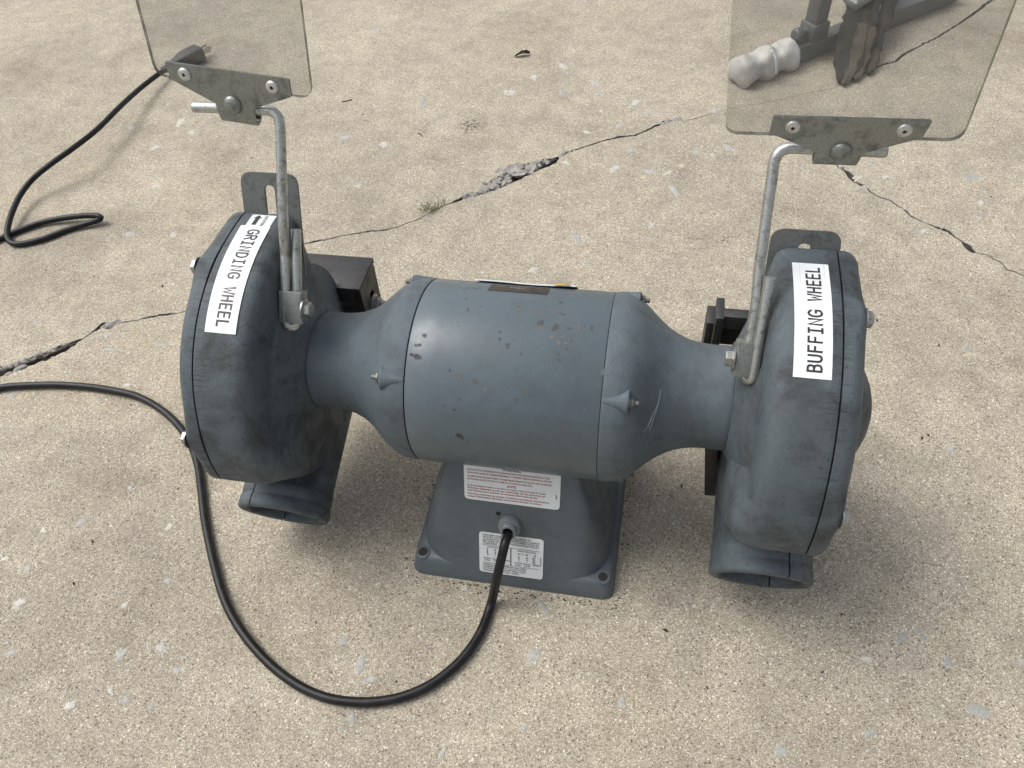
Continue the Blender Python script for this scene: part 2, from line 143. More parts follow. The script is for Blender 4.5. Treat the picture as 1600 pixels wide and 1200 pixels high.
def crack_mat():
    m, nt, p, out = newmat('broken_concrete_with_soil')
    co = coords(nt)
    ge = nt.nodes.new('ShaderNodeNewGeometry'); sx = N(nt, 'ShaderNodeSeparateXYZ'); nt.links.new(ge.outputs['Position'], sx.inputs[0])
    soil = N(nt, 'ShaderNodeMapRange'); nt.links.new(sx.outputs[2], soil.inputs[0])
    soil.inputs[1].default_value = -.0003; soil.inputs[2].default_value = -.0014
    n = noise_(nt, co, 260, 5, .65); n2 = noise_(nt, co, 700, 3, .6)
    grey = ramp(nt, n2.outputs[0], [(.3, (.17, .165, .15)), (.5, (.30, .29, .265)), (.7, (.44, .43, .40))])
    dirt = ramp(nt, n.outputs[0], [(.3, (.012, .010, .008)), (.55, (.035, .028, .02)), (.75, (.10, .075, .05))])
    f = math_(nt, 'ADD', soil.outputs[0], math_(nt, 'MULTIPLY', math_(nt, 'SUBTRACT', n.outputs[0], .5), 1.2), True)
    nt.links.new(mix(nt, f, grey, dirt), p.inputs['Base Color'])
    p.inputs['Roughness'].default_value = .9
    nt.links.new(bump(nt, n.outputs[0], .002, .7), p.inputs['Normal'])
    return m
def stone_mat(name, a, b, cover):
    """smooth aggregate stone, its rim half covered by the sandy mortar"""
    m, nt, p, out = newmat(name)
    co = coords(nt)
    tc = nt.nodes.new('ShaderNodeNewGeometry')
    n = noise_(nt, tc.outputs['Position'], 160, 4, .6); n2 = noise_(nt, tc.outputs['Position'], 520, 3, .6)
    st = mix(nt, ramp(nt, n.outputs[0], [(.35, 0), (.65, 1)]), a, b)
    st = mix(nt, 1.0, st, ramp(nt, n2.outputs[0], [(.3, .8), (.7, 1.15)]), 'MULTIPLY')
    cc, g1, g2 = concrete_colour(nt, tc.outputs['Position'])
    at = N(nt, 'ShaderNodeAttribute', attribute_name='rim')
    f = math_(nt, 'ADD', at.outputs['Fac'], math_(nt, 'MULTIPLY', math_(nt, 'SUBTRACT', n2.outputs[0], .5), 2.4))
    f = math_(nt, 'ADD', f, math_(nt, 'MULTIPLY', math_(nt, 'SUBTRACT', n.outputs[0], .5), 1.4))
    f = ramp(nt, f, [(cover, 0), (cover+.3, 1)])
    nt.links.new(mix(nt, f, st, cc), p.inputs['Base Color'])
    p.inputs['Roughness'].default_value = .7
    nt.links.new(bump(nt, n2.outputs[0], .001, .5), p.inputs['Normal'])
    return m
def paint_mat(name, base, grime, cast, rough=.42, gscale=22, thr=.56):
    m, nt, p, out = newmat(name)
    co = coords(nt)
    n1 = noise_(nt, co, gscale, 7, .66, .6); n2 = noise_(nt, co, 90, 5, .6); n3 = noise_(nt, co, 520, 3, .6)
    c = mix(nt, ramp(nt, n2.outputs[0], [(.35, 0), (.7, .5)]), base, tuple(v*.82 for v in base))
    dirt = ramp(nt, n1.outputs[0], [(thr-.1, 0), (thr+.1, grime)])
    n5 = noise_(nt, co, gscale*4.5, 6, .7, .8)
    sm = math_(nt, 'MULTIPLY', ramp(nt, n5.outputs[0], [(.52, 0), (.64, 1)]), ramp(nt, n1.outputs[0], [(.42, 0), (.56, grime*.75)]))
    dirt = math_(nt, 'MAXIMUM', dirt, sm)
    c = mix(nt, dirt, c, (.03, .031, .030))
    rub = ramp(nt, n3.outputs[0], [(.66, 0), (.74, .22)])
    c = mix(nt, rub, c, (.34, .38, .40))
    pit = ramp(nt, noise_(nt, co, 300, 2, .5).outputs[0], [(.27, .9), (.32, 0), (1, 0)])
    c = mix(nt, math_(nt, 'MULTIPLY', pit, grime), c, (.02, .02, .02))
    if name.startswith('grimy'):
        st_ = noise_(nt, coords(nt, (45, 900, 900)), 1.0, 3, .6); sxx = N(nt, 'ShaderNodeSeparateXYZ'); nt.links.new(co, sxx.inputs[0])
        ax_ = math_(nt, 'ABSOLUTE', sxx.outputs[0]); near = ramp(nt, ax_, [(.225, 0), (.243, .8), (.247, .8), (.253, 0)])
        c = mix(nt, math_(nt, 'MULTIPLY', near, ramp(nt, st_.outputs[0], [(.54, 0), (.62, .9)])), c, (.022, .023, .023))
    nt.links.new(c, p.inputs['Base Color'])
    rr = math_(nt, 'ADD', math_(nt, 'MULTIPLY', dirt, .25), ramp(nt, n2.outputs[0], [(.3, rough-.06), (.7, rough+.1)]))
    nt.links.new(rr, p.inputs['Roughness'])
    p.inputs['Specular IOR Level'].default_value = .5
    nc = noise_(nt, co, 1050 if cast else 420, 3, .7)
    b = bump(nt, nc.outputs[0], .0011 if cast else .00018, .8 if cast else .4)
    nb = noise_(nt, co, 150, 4, .6)
    b = bump(nt, nb.outputs[0], .0007 if cast else .0002, .4, b)
    nl = noise_(nt, co, 35, 3, .5)
    b = bump(nt, nl.outputs[0], .0009 if cast else .0004, .3, b)
    nt.links.new(b, p.inputs['Normal'])
    return m
def metal_mat(name, col, rough, metallic=.85, dark=.45, scale=120, dirt=(.05, .048, .042)):
    m, nt, p, out = newmat(name)
    co = coords(nt)
    n1 = noise_(nt, co, scale, 6, .65, .3); n2 = noise_(nt, co, 700, 3, .6)
    c = mix(nt, ramp(nt, n1.outputs[0], [(.5, 0), (.68, dark)]), col, dirt)
    c = mix(nt, 1.0, c, ramp(nt, n2.outputs[0], [(.3, .8), (.7, 1.15)]), 'MULTIPLY')
    nt.links.new(c, p.inputs['Base Color'])
    nt.links.new(ramp(nt, n1.outputs[0], [(.3, rough-.08), (.7, rough+.18)]), p.inputs['Roughness'])
    p.inputs['Metallic'].default_value = metallic
    nt.links.new(bump(nt, n2.outputs[0], .0002, .5), p.inputs['Normal'])
    return m
def plain_mat(name, col, rough, bumpd=0.0, scale=600, spec=.5, var=.12):
    m, nt, p, out = newmat(name)
    co = coords(nt)
    n = noise_(nt, co, scale, 4, .6); n2 = noise_(nt, co, scale*.1, 4, .6)
    c = mix(nt, 1.0, col, ramp(nt, n2.outputs[0], [(.3, 1-var), (.7, 1+var)]), 'MULTIPLY')
    nt.links.new(c, p.inputs['Base Color']); p.inputs['Roughness'].default_value = rough
    p.inputs['Specular IOR Level'].default_value = spec
    if bumpd: nt.links.new(bump(nt, n.outputs[0], bumpd, .5), p.inputs['Normal'])
    return m
def shield_mat():
    m, nt, p, out = newmat('dusty_clear_plastic')
    nt.nodes.remove(p)
    co = coords(nt)
    tr = N(nt, 'ShaderNodeBsdfTransparent'); tr.inputs[0].default_value = (.925, .93, .925, 1)
    gl = N(nt, 'ShaderNodeBsdfGlossy', Roughness=.06)
    df = N(nt, 'ShaderNodeBsdfDiffuse'); df.inputs[0].default_value = (.42, .42, .41, 1)
    n = noise_(nt, co, 14, 6, .6, .5); n2 = noise_(nt, co, 500, 2, .5)
    sc = noise_(nt, coords(nt, (700, 60, 22)), 1.0, 3, .6, .6)
    dust = math_(nt, 'ADD', ramp(nt, n.outputs[0], [(.3, .04), (.7, .13)]), ramp(nt, n2.outputs[0], [(.68, 0), (.75, .06)]))
    dust = math_(nt, 'ADD', dust, ramp(nt, sc.outputs[0], [(.66, 0), (.74, .07)]))
    m1 = N(nt, 'ShaderNodeMixShader'); nt.links.new(dust, m1.inputs[0]); nt.links.new(tr.outputs[0], m1.inputs[1]); nt.links.new(df.outputs[0], m1.inputs[2])
    fr = N(nt, 'ShaderNodeFresnel', IOR=1.45)
    m2 = N(nt, 'ShaderNodeMixShader'); nt.links.new(math_(nt, 'MULTIPLY', fr.outputs[0], .8), m2.inputs[0])
    nt.links.new(m1.outputs[0], m2.inputs[1]); nt.links.new(gl.outputs[0], m2.inputs[2])
    nt.links.new(m2.outputs[0], out.inputs[0]); return m
def edge_mat():
    m, nt, p, out = newmat('cut_edge_of_clear_plastic')
    p.inputs['Base Color'].default_value = (.05, .058, .052, 1); p.inputs['Roughness'].default_value = .25
    tr = N(nt, 'ShaderNodeBsdfTransparent'); tr.inputs[0].default_value = (.6, .62, .6, 1)
    n = noise_(nt, coords(nt), 90, 3, .5)
    mx = N(nt, 'ShaderNodeMixShader'); nt.links.new(ramp(nt, n.outputs[0], [(.35, .35), (.65, .85)]), mx.inputs[0])
    nt.links.new(tr.outputs[0], mx.inputs[1]); nt.links.new(p.outputs[0], mx.inputs[2]); nt.links.new(mx.outputs[0], out.inputs[0])
    return m

BLUE = (.104, .134, .153)
M = dict(
    concrete=concrete_mat(), crack=crack_mat(),
    stone_white=stone_mat('pale_aggregate', (.52, .51, .46), (.41, .40, .37), .40),
    stone_blue=stone_mat('blue_grey_aggregate', (.31, .318, .308), (.43, .425, .40), .40),
    stone_grey=stone_mat('grey_aggregate', (.345, .35, .32), (.29, .30, .285), .60),
    stone_tan=stone_mat('tan_aggregate', (.52, .41, .24), (.47, .42, .33), .5),
    rubble=plain_mat('broken_grey_concrete', (.31, .30, .275), .9, .0025, 420, .2, .4),
    drum=paint_mat('worn_blue_grey_enamel', BLUE, .25, False, .33, 14, .6),
    cast=paint_mat('blue_grey_painted_casting', BLUE, .5, True, .43, 18, .58),
    housing=paint_mat('grimy_blue_grey_casting', (.083, .107, .121), .85, True, .42, 24, .565),
    base=paint_mat('blue_grey_base_paint', (.093, .113, .126), .35, False, .42, 12, .6),
    chip=plain_mat('bare_brown_metal', (.105, .108, .104), .6, .0004, 900, .4, .3),
    chip_dark=plain_mat('dark_chip', (.058, .060, .060), .6, .0004, 900, .4, .3),
    scratch=plain_mat('pale_scratch', (.36, .39, .40), .6),
    rod=metal_mat('weathered_zinc_rod', (.50, .51, .48), .36, .9, .55, 160),
    zinc=metal_mat('dull_zinc_plate', (.29, .305, .285), .40, .75, .5, 75),
    guard=metal_mat('stained_grey_plate', (.17, .18, .17), .5, .55, .6, 70),
    bolt=metal_mat('bright_bolt', (.40, .40, .38), .38, .95, .5, 260),
    rivet=metal_mat('aluminium_rivet', (.62, .62, .60), .42, .8, .15, 300),
    steel=metal_mat('dark_bare_steel', (.058, .058, .058), .45, .5, .5, 60, (.022, .021, .02)),
    black=plain_mat('hole_gap_darkness', (.012, .012, .012), .7),  # flat black put in for the darkness inside holes and gaps
    cord=plain_mat('black_rubber_cord', (.010, .010, .011), .42, .0003, 900, .3, .7),
    plug=plain_mat('dark_grey_plug', (.03, .031, .033), .5, .0003, 500),
    brass=metal_mat('metal_prong', (.55, .52, .46), .3, .95, .1),
    relief=plain_mat('grey_strain_relief', (.15, .165, .175), .45, .0002, 500),
    paper=plain_mat('white_label_paper', (.77, .79, .80), .45, .0001, 500, .5, .09),
    plate=plain_mat('white_printed_plate', (.66, .69, .70), .35, .0001, 300, .5, .04),
    tape=plain_mat('label_tape_line', (.66, .69, .72), .4),
    clear=plain_mat('silvery_sticker', (.42, .45, .47), .4),
    ink=plain_mat('black_ink', (.022, .021, .022), .5),
    red=plain_mat('red_ink', (.30, .055, .04), .5),
    name=metal_mat('tarnished_nameplate', (.085, .075, .06), .4, .6, .5, 120),
    yellow=plain_mat('yellow_sticker', (.62, .42, .07), .5, .0003, 200, .5, .4),
    cream=plain_mat('torn_cream_sticker', (.66, .58, .42), .6, .0003, 200, .5, .2),
    shield=shield_mat(), edge=edge_mat(),
    stand=plain_mat('dark_grey_tube', (.105, .11, .112), .5, .0003, 300),
    wrap=plain_mat('white_wrapping', (.50, .49, .46), .5, .006, 45, .5, .25),
    rag=plain_mat('dark_ragged_cloth', (.035, .034, .030), .85, .002, 250, .2, .5),
    rag2=plain_mat('brown_frayed_cloth', (.085, .075, .058), .9, .002, 250, .2, .4),
    plastic=plain_mat('crinkled_grey_plastic', (.16, .17, .17), .3, .004, 60, .6, .3),
    leaf=plain_mat('dry_leaf', (.045, .035, .022), .8, .001, 200),
    speck=plain_mat('dark_grit', (.03, .025, .02), .8),
    grass=plain_mat('small_weed', (.10, .125, .05), .7, 0, 200, .3, .3),
)

# ------------------------------------------------------------------ helpers
def obj(name, bm, mats, parent=None, smooth=40, loc=None):
    """links one mesh object"""
    me = bpy.data.meshes.new(name)
    bmesh.ops.recalc_face_normals(bm, faces=bm.faces)
    bm.to_mesh(me); bm.free()
    for mt in (mats if isinstance(mats, (list, tuple)) else [mats]): me.materials.append(mt)
    if smooth:
        me.polygons.foreach_set('use_smooth', [True]*len(me.polygons))
        me.set_sharp_from_angle(angle=R(smooth))
    o = bpy.data.objects.new(name, me); COL.objects.link(o)
    if parent: o.parent = parent
    if loc: o.location = loc
    return o
def tag(o, label=None, cat=None, group=None, kind=None):
    if label: o['label'] = label
    if cat: o['category'] = cat
    if group: o['group'] = group
    if kind: o['kind'] = kind
    return o
def empty(name, loc=(0, 0, 0)):
    e = bpy.data.objects.new(name, None); COL.objects.link(e); e.location = loc; e.empty_display_size = .05; return e
def ring_loft(bm, rings, closed=True, cap0=True, cap1=True, mat=0):
    vs = [[bm.verts.new(p) for p in r] for r in rings]
    n = len(vs[0])
    for a, b in zip(vs, vs[1:]):
        for i in range(n if closed else n-1):
            j = (i+1) % n
            f = bm.faces.new((a[i], a[j], b[j], b[i])); f.material_index = mat
    if cap0: f = bm.faces.new(vs[0]); f.material_index = mat
    if cap1: f = bm.faces.new(list(reversed(vs[-1]))); f.material_index = mat
    return vs
def frame(d):
    d = Vector(d).normalized()
    a = Vector((0, 0, 1)) if abs(d.z) < .9 else Vector((1, 0, 0))
    u = d.cross(a).normalized(); v = u.cross(d).normalized()
    return u, v, d
def lathe(bm, prof, origin, axis, seg=48, cap0=True, cap1=True, mat=0):
    """prof = [(distance along axis, radius)]"""
    u, v, d = frame(axis); o = Vector(origin)
    rings = [[o + d*t + (u*math.cos(k*2*math.pi/seg) + v*math.sin(k*2*math.pi/seg))*max(r, 1e-5) for k in range(seg)] for t, r in prof]
    return ring_loft(bm, rings, True, cap0, cap1, mat)
def catmull(pts, n, closed=False):
    P = [Vector(p) for p in pts]; m = len(P); out = []
    segs = m if closed else m-1
    for i in range(segs):
        if closed: a, b, c, d = P[(i-1) % m], P[i], P[(i+1) % m], P[(i+2) % m]
        else: a, b, c, d = P[max(i-1, 0)], P[i], P[i+1], P[min(i+2, m-1)]
        # centripetal-ish: plain uniform Catmull-Rom with softened tangents
        for k in range(n):
            t = k/n
            out.append(0.5*((2*b) + (c-a)*t + (2*a-5*b+4*c-d)*t*t + (3*b-a-3*c+d)*t**3))
    if not closed: out.append(P[-1])
    return out
def resample(pts, step):
    out = [pts[0]]; acc = 0.0
    for a, b in zip(pts, pts[1:]):
        L = (b-a).length
        if L < 1e-9: continue
        t = step-acc
        while t <= L:
            out.append(a.lerp(b, t/L)); t += step
        acc = (acc+L) % step
    if (out[-1]-pts[-1]).length > step*.2: out.append(pts[-1])
    return out
def tube(bm, pts, r, seg=12, cap=True, mat=0):
    pts = [Vector(p) for p in pts]
    t0 = (pts[1]-pts[0]).normalized(); u, v, _ = frame(t0); rings = []
    for i, p in enumerate(pts):
        t = (pts[min(i+1, len(pts)-1)]-pts[max(i-1, 0)]).normalized()
        u = (u - t*u.dot(t)).normalized(); v = t.cross(u)
        rr = r(i/(len(pts)-1)) if callable(r) else r
        rings.append([p + (u*math.cos(k*2*math.pi/seg)+v*math.sin(k*2*math.pi/seg))*rr for k in range(seg)])
    return ring_loft(bm, rings, True, cap, cap, mat)
def box(bm, c, ax, half, bev=.0, mat=0):
    """oriented box: centre, three unit axes, half sizes"""
    ax = [Vector(a) for a in ax]; c = Vector(c); vs = []
    for sx in (-1, 1):
        for sy in (-1, 1):
            for sz in (-1, 1): vs.append(bm.verts.new(c+ax[0]*half[0]*sx+ax[1]*half[1]*sy+ax[2]*half[2]*sz))
    fs = [bm.faces.new([vs[i] for i in q]) for q in ((0, 1, 3, 2), (4, 6, 7, 5), (0, 4, 5, 1), (2, 3, 7, 6), (0, 2, 6, 4), (1, 5, 7, 3))]
    for f in fs: f.material_index = mat
    if bev:
        es = list({e for f in fs for e in f.edges})
        r = bmesh.ops.bevel(bm, geom=es, offset=bev, segments=2, profile=.5, affect='EDGES')
        for f in r['faces']: f.material_index = mat
def inside(p, poly):
    c = False; j = len(poly)-1
    for i in range(len(poly)):
        a, b = poly[i], poly[j]
        if (a[1] > p[1]) != (b[1] > p[1]) and p[0] < (b[0]-a[0])*(p[1]-a[1])/(b[1]-a[1])+a[0]: c = not c
        j = i
    return c
def middle(tri, V):
    return ((V[tri[0]].x+V[tri[1]].x+V[tri[2]].x)/3, (V[tri[0]].y+V[tri[1]].y+V[tri[2]].y)/3)
XYZ = (Vector((1, 0, 0)), Vector((0, 1, 0)), Vector((0, 0, 1)))
def prism(bm, poly, o, u, v, n, th, mat=0, side=None, holes=()):
    """poly (2-D) extruded by th along n, holes are 2-D polygons cut right through"""
    o, u, v, n = Vector(o), Vector(u), Vector(v), Vector(n)
    loops = [poly]+list(holes); allv = []; edges = []; faces = []
    for lp in loops:
        b = len(allv); allv += [Vector((p[0], p[1])) for p in lp]
        edges += [(b+i, b+(i+1) % len(lp)) for i in range(len(lp))]
        faces.append([b+i for i in range(len(lp))])
    V, E, F, ov, oe, of = delaunay_2d_cdt(allv, edges, [], 0, 1e-7)
    tris = [f for f in F if inside(middle(f, V), poly) and not any(inside(middle(f, V), h) for h in holes)]
    top = [bm.verts.new(o+u*p.x+v*p.y+n*th) for p in V]; bot = [bm.verts.new(o+u*p.x+v*p.y) for p in V]
    for t in tris:
        f = bm.faces.new([top[i] for i in t]); f.material_index = mat
        f = bm.faces.new([bot[i] for i in reversed(t)]); f.material_index = mat
    cnt = {}
    for t in tris:
        for a, b in zip(t, list(t[1:])+[t[0]]): cnt[(a, b)] = 1
    for (a, b) in list(cnt):
        if (b, a) not in cnt:
            f = bm.faces.new((top[a], bot[a], bot[b], top[b])); f.material_index = mat if side is None else side
def round_poly(pts, r, seg=6):
    """2-D polygon with rounded corners; r is one radius or one per corner"""
    out = []; n = len(pts)
    for i in range(n):
        p = Vector(pts[i]); a = Vector(pts[i-1])-p; b = Vector(pts[(i+1) % n])-p
        ri = r[i] if isinstance(r, (list, tuple)) else r
        if ri <= 0: out.append(p); continue
        ang = a.angle(b); t = min(ri/math.tan(ang/2), a.length*.48, b.length*.48)
        s, e = p+a.normalized()*t, p+b.normalized()*t
        for k in range(seg+1):
            q = k/seg; out.append((1-q)**2*s+2*q*(1-q)*p+q*q*e)
    return out
def circle2(cx, cy, r, n=20): return [Vector((cx+r*math.cos(k*2*math.pi/n), cy+r*math.sin(k*2*math.pi/n))) for k in range(n)]
def hexbolt(bm, o, d, r=.0062, h=.005, shank=0.0, washer=True, mat=0, phase=.3):
    u, v, d = frame(d); o = Vector(o)
    if washer: lathe(bm, [(0, r*1.35), (.0012, r*1.35), (.0014, r*1.2)], o, d, 24, True, True, mat)
    z0 = .0012 if washer else 0
    ring = lambda t, k: [o+d*t+(u*math.cos(i*math.pi/3+phase)+v*math.sin(i*math.pi/3+phase))*r*k for i in range(6)]
    ring_loft(bm, [ring(z0, 1), ring(z0+h*.82, 1), ring(z0+h, .86)], True, True, True, mat)
    if shank: lathe(bm, [(z0+h*.9, r*.5), (z0+h+shank, r*.5), (z0+h+shank+.0006, r*.4)], o, d, 16, True, True, mat)
FONTCACHE = {}
def text_tris(s, size):
    """flat letters from the built-in font -> (verts, faces), baseline at origin"""
    cu = bpy.data.curves.new('letters', 'FONT'); cu.body = s; cu.size = size; cu.resolution_u = 2; cu.offset = size*.018
    o = bpy.data.objects.new('letters', cu); COL.objects.link(o)
    me = o.to_mesh(); vs = [Vector((v.co.x, v.co.y)) for v in me.vertices]; fs = [tuple(p.vertices) for p in me.polygons]
    o.to_mesh_clear(); bpy.data.objects.remove(o); bpy.data.curves.remove(cu)
    return vs, fs
def put_text(bm, s, size, fn, mat, width=None, align='L'):
    """fn maps 2-D (x, y) in the text's own frame to a point"""
    vs, fs = text_tris(s, size)
    if not vs: return
    w = max(v.x for v in vs); k = (width/w) if width else 1.0
    off = {'L': 0, 'C': -w*k/2, 'R': -w*k}[align]
    bv = [bm.verts.new(fn(v.x*k+off, v.y)) for v in vs]
    for f in fs:
        try: q = bm.faces.new([bv[i] for i in f]); q.material_index = mat
        except ValueError: pass
GLYPH = {  # single-stroke monospaced capitals in a 0.6 x 1 cell
 'G': [[(.55, .80), (.45, .95), (.30, 1), (.14, .93), (.05, .75), (.03, .5), (.05, .25), (.14, .07), (.30, 0), (.47, .06), (.56, .15), (.56, .46), (.33, .46)]],
 'R': [[(.06, 0), (.06, 1), (.34, 1), (.48, .93), (.54, .77), (.48, .60), (.34, .52), (.06, .52)], [(.30, .52), (.56, 0)]],
 'I': [[(.10, 1), (.50, 1)], [(.30, 1), (.30, 0)], [(.10, 0), (.50, 0)]],
 'N': [[(.07, 0), (.07, 1), (.53, 0), (.53, 1)]],
 'D': [[(.06, 0), (.06, 1), (.26, 1), (.43, .92), (.53, .72), (.55, .5), (.53, .28), (.43, .08), (.26, 0), (.06, 0)]],
 'W': [[(.01, 1), (.13, 0), (.30, .66), (.47, 0), (.59, 1)]],
 'H': [[(.07, 0), (.07, 1)], [(.53, 0), (.53, 1)], [(.07, .52), (.53, .52)]],
 'E': [[(.54, 1), (.09, 1), (.09, 0), (.55, 0)], [(.09, .53), (.49, .53)]],
 'L': [[(.11, 1), (.11, 0), (.55, 0)]],
 'B': [[(.07, 0), (.07, 1), (.34, 1), (.47, .94), (.51, .78), (.47, .61), (.34, .54), (.07, .54)], [(.34, .54), (.49, .46), (.55, .27), (.49, .07), (.34, 0), (.07, 0)]],
 'U': [[(.06, 1), (.06, .28), (.12, .08), (.30, 0), (.48, .08), (.54, .28), (.54, 1)]],
 'F': [[(.54, 1), (.10, 1), (.10, 0)], [(.10, .52), (.48, .52)]],
}
def stroke_text(bm, s, pitch, h, fn, mat, wt=.17):
    cw = pitch*.80/.6
    for i, ch in enumerate(s):
        for st in GLYPH.get(ch, []):
            pts = [Vector((i*pitch + x*cw, y*h)) for x, y in st]
            n = len(pts); w = wt*h*.5; L = []; Rr = []
            for k in range(n):
                a = (pts[k]-pts[k-1]).normalized() if k else (pts[1]-pts[0]).normalized()
                b = (pts[k+1]-pts[k]).normalized() if k < n-1 else a
                t = (a+b)
                t = t.normalized() if t.length > .2 else a
                nn = Vector((-t.y, t.x)); c = max(nn.dot(Vector((-a.y, a.x))), .5)
                e = Vector((0, 0))
                if k == 0: e = -a*w*.6
                if k == n-1: e = a*w*.6
                L.append(pts[k]+nn*w/c+e); Rr.append(pts[k]-nn*w/c+e)
            # subdivide long strokes so they follow the curved surface
            for k in range(n-1):
                m = max(1, int((pts[k+1]-pts[k]).length/.0015))
                for q in range(m):
                    t0, t1 = q/m, (q+1)/m
                    vs = [bm.verts.new(fn(p.x, p.y)) for p in (L[k].lerp(L[k+1], t0), Rr[k].lerp(Rr[k+1], t0), Rr[k].lerp(Rr[k+1], t1), L[k].lerp(L[k+1], t1))]
                    f = bm.faces.new(vs); f.material_index = mat

# ------------------------------------------------------------------ ground: one concrete slab sheet with its two cracks cut into it
def crack_stations(data, seed, grow):
    rnd = random.Random(seed)
    P = [Vector((d[0], d[1])) for d in data]
    st = []
    for i in range(len(P)-1):
        L = (P[i+1]-P[i]).length; m = max(1, int(L/.0035))
        for k in range(m):
            t = k/m; s = t*t*(3-2*t)
            a = data[i][2]*(1-s)+data[i+1][2]*s; b = data[i][3]*(1-s)+data[i+1][3]*s
            st.append([P[i].lerp(P[i+1], t), a, b])
    st.append([P[-1], .0004, .0004]); st[0][1] = st[0][2] = .0004
    res = []
    for i, (p, a, b) in enumerate(st):
        t = (st[min(i+2, len(st)-1)][0]-st[max(i-2, 0)][0]).normalized(); n = Vector((-t.y, t.x))
        if n.y < 0: n = -n
        w = a+b
        j = (mn.noise(Vector((i*.45, seed*3.1, 0)))*.0022 + rnd.uniform(-.5, .5)*.0006)
        ja = .75*(1+.55*mn.noise(Vector((i*.8, seed, 4)))+rnd.uniform(-.15, .15)); jb = .75*(1+.55*mn.noise(Vector((i*.9, seed, 9)))+rnd.uniform(-.15, .15))
        c = p+n*j; wmin = (.0004 if seed == 1 else .0007)+.0009*max(0, mn.noise(Vector((i*.33, seed, 17)))*1.6)
        if seed == 1 and .11 < p.x < .42 and p.y > .5: wmin = .0002; ja *= .3; jb *= .3
        res.append((c+n*max(a*ja*grow, wmin), c-n*max(b*jb*grow, wmin), w))
    return res
def build_ground():
    sts = [crack_stations(CRACK1, 1, 1.0), crack_stations(CRACK2, 2, 1.45)]
    G = 6.0
    verts = [Vector((-G, -G)), Vector((G, -G)), Vector((G, G)), Vector((-G, G))]
    edges = [(0, 1), (1, 2), (2, 3), (3, 0)]; faces = [[0, 1, 2, 3]]
    for st in sts:
        b = len(verts); loop = [s[0] for s in st]+[s[1] for s in reversed(st)]
        verts += loop; n = len(loop)
        edges += [(b+i, b+(i+1) % n) for i in range(n)]; faces.append(list(range(b, b+n)))
    V, E, F, ov, oe, of = delaunay_2d_cdt(verts, edges, [], 0, 1e-6)
    loops = [[s_[0] for s_ in st]+[s_[1] for s_ in reversed(st)] for st in sts]
    bm = bmesh.new()
    bv = [bm.verts.new((p.x, p.y, 0)) for p in V]
    for f in F:
        if not any(inside(middle(f, V), lp) for lp in loops): bm.faces.new([bv[i] for i in f])
    prof = [(0, 0), (.1, -.16), (.28, -.30), (.46, -.36), (.62, -.5), (.76, -.85), (.9, -1.0), (1, 0)]
    for ci, st in enumerate(sts):
        rows = []
        for i, (u, d, w) in enumerate(st):
            gap = (u-d).length; dep = min(max(gap*1.6, .0035), .014); wide = min(max((gap-.006)/.008, 0), 1); row = []
            for k, (t, z) in enumerate(prof):
                p = u.lerp(d, t); zz = z*dep*(1-.72*wide*(1 if t < .6 else 0))
                if 0 < k < 7: zz += mn.noise(Vector((p.x*150, p.y*150, ci)))*min(dep*.35, .003)
                row.append(bm.verts.new((p.x, p.y, min(zz, -.0004) if 0 < k < 7 else 0)))
            rows.append(row)
        for a, b in zip(rows, rows[1:]):
            for k in range(7):
                try: f = bm.faces.new((a[k], a[k+1], b[k+1], b[k])); f.material_index = 1
                except ValueError: pass
    o = obj('concrete_ground', bm, [M['concrete'], M['crack']], None, 0)
    return tag(o, 'tan weathered concrete slab with a long jagged crack running behind the machine', None, None, 'structure')
ground = build_ground()

def make_stone(x, y, e1, e2, tone, seed):
    rnd = random.Random(seed); bm = bmesh.new(); lay = bm.verts.layers.float.new('rim')
    n = 22; e1, e2 = Vector(e1), Vector(e2)
    wob = [.92+.62*mn.noise(Vector((math.cos(k*2*math.pi/n)*1.3, math.sin(k*2*math.pi/n)*1.3, seed*1.7)))+.30*mn.noise(Vector((math.cos(k*2*math.pi/n)*3.4, math.sin(k*2*math.pi/n)*3.4, seed*2.3))) for k in range(n)]
    c = bm.verts.new((0, 0, .0007)); c[lay] = 0
    rings = []
    for rr, z, rim in ((.55, .00065, .25), (.95, .0004, .62), (1.3, -.0003, 1.15)):
        ring = []
        for k in range(n):
            a = k*2*math.pi/n; p = (e1*math.cos(a)+e2*math.sin(a))*rr*wob[k]
            v = bm.verts.new((p.x, p.y, z+rnd.uniform(-.0001, .0001))); v[lay] = rim; ring.append(v)
        rings.append(ring)
    for k in range(n):
        j = (k+1) % n
        bm.faces.new((c, rings[0][k], rings[0][j]))
        for a, b in zip(rings, rings[1:]): bm.faces.new((a[k], b[k], b[j], a[j]))
    return obj('aggregate_stone', bm, M[('stone_white', 'stone_blue', 'stone_grey', 'stone_tan')[tone]], ground, 30, (x, y, 0))
for i, s in enumerate(STONES): make_stone(s[0], s[1], s[2:4], s[4:6], int(s[6]), i)
rnd = random.Random(3)
for i in range(16):                                        # the small pale chips scattered over the rest of the slab
    x, y = rnd.uniform(-1.3, .95), rnd.uniform(-.35, 1.3)
    if -.28 < x < .28 and -.12 < y < .12: continue
    a = rnd.uniform(0, 6.28); l = rnd.uniform(.002, .0052); w = l*rnd.uniform(.4, .8)
    make_stone(x, y, (math.cos(a)*l, math.sin(a)*l), (-math.sin(a)*w, math.cos(a)*w), rnd.choice((0, 0, 1, 1, 2)), 500+i)
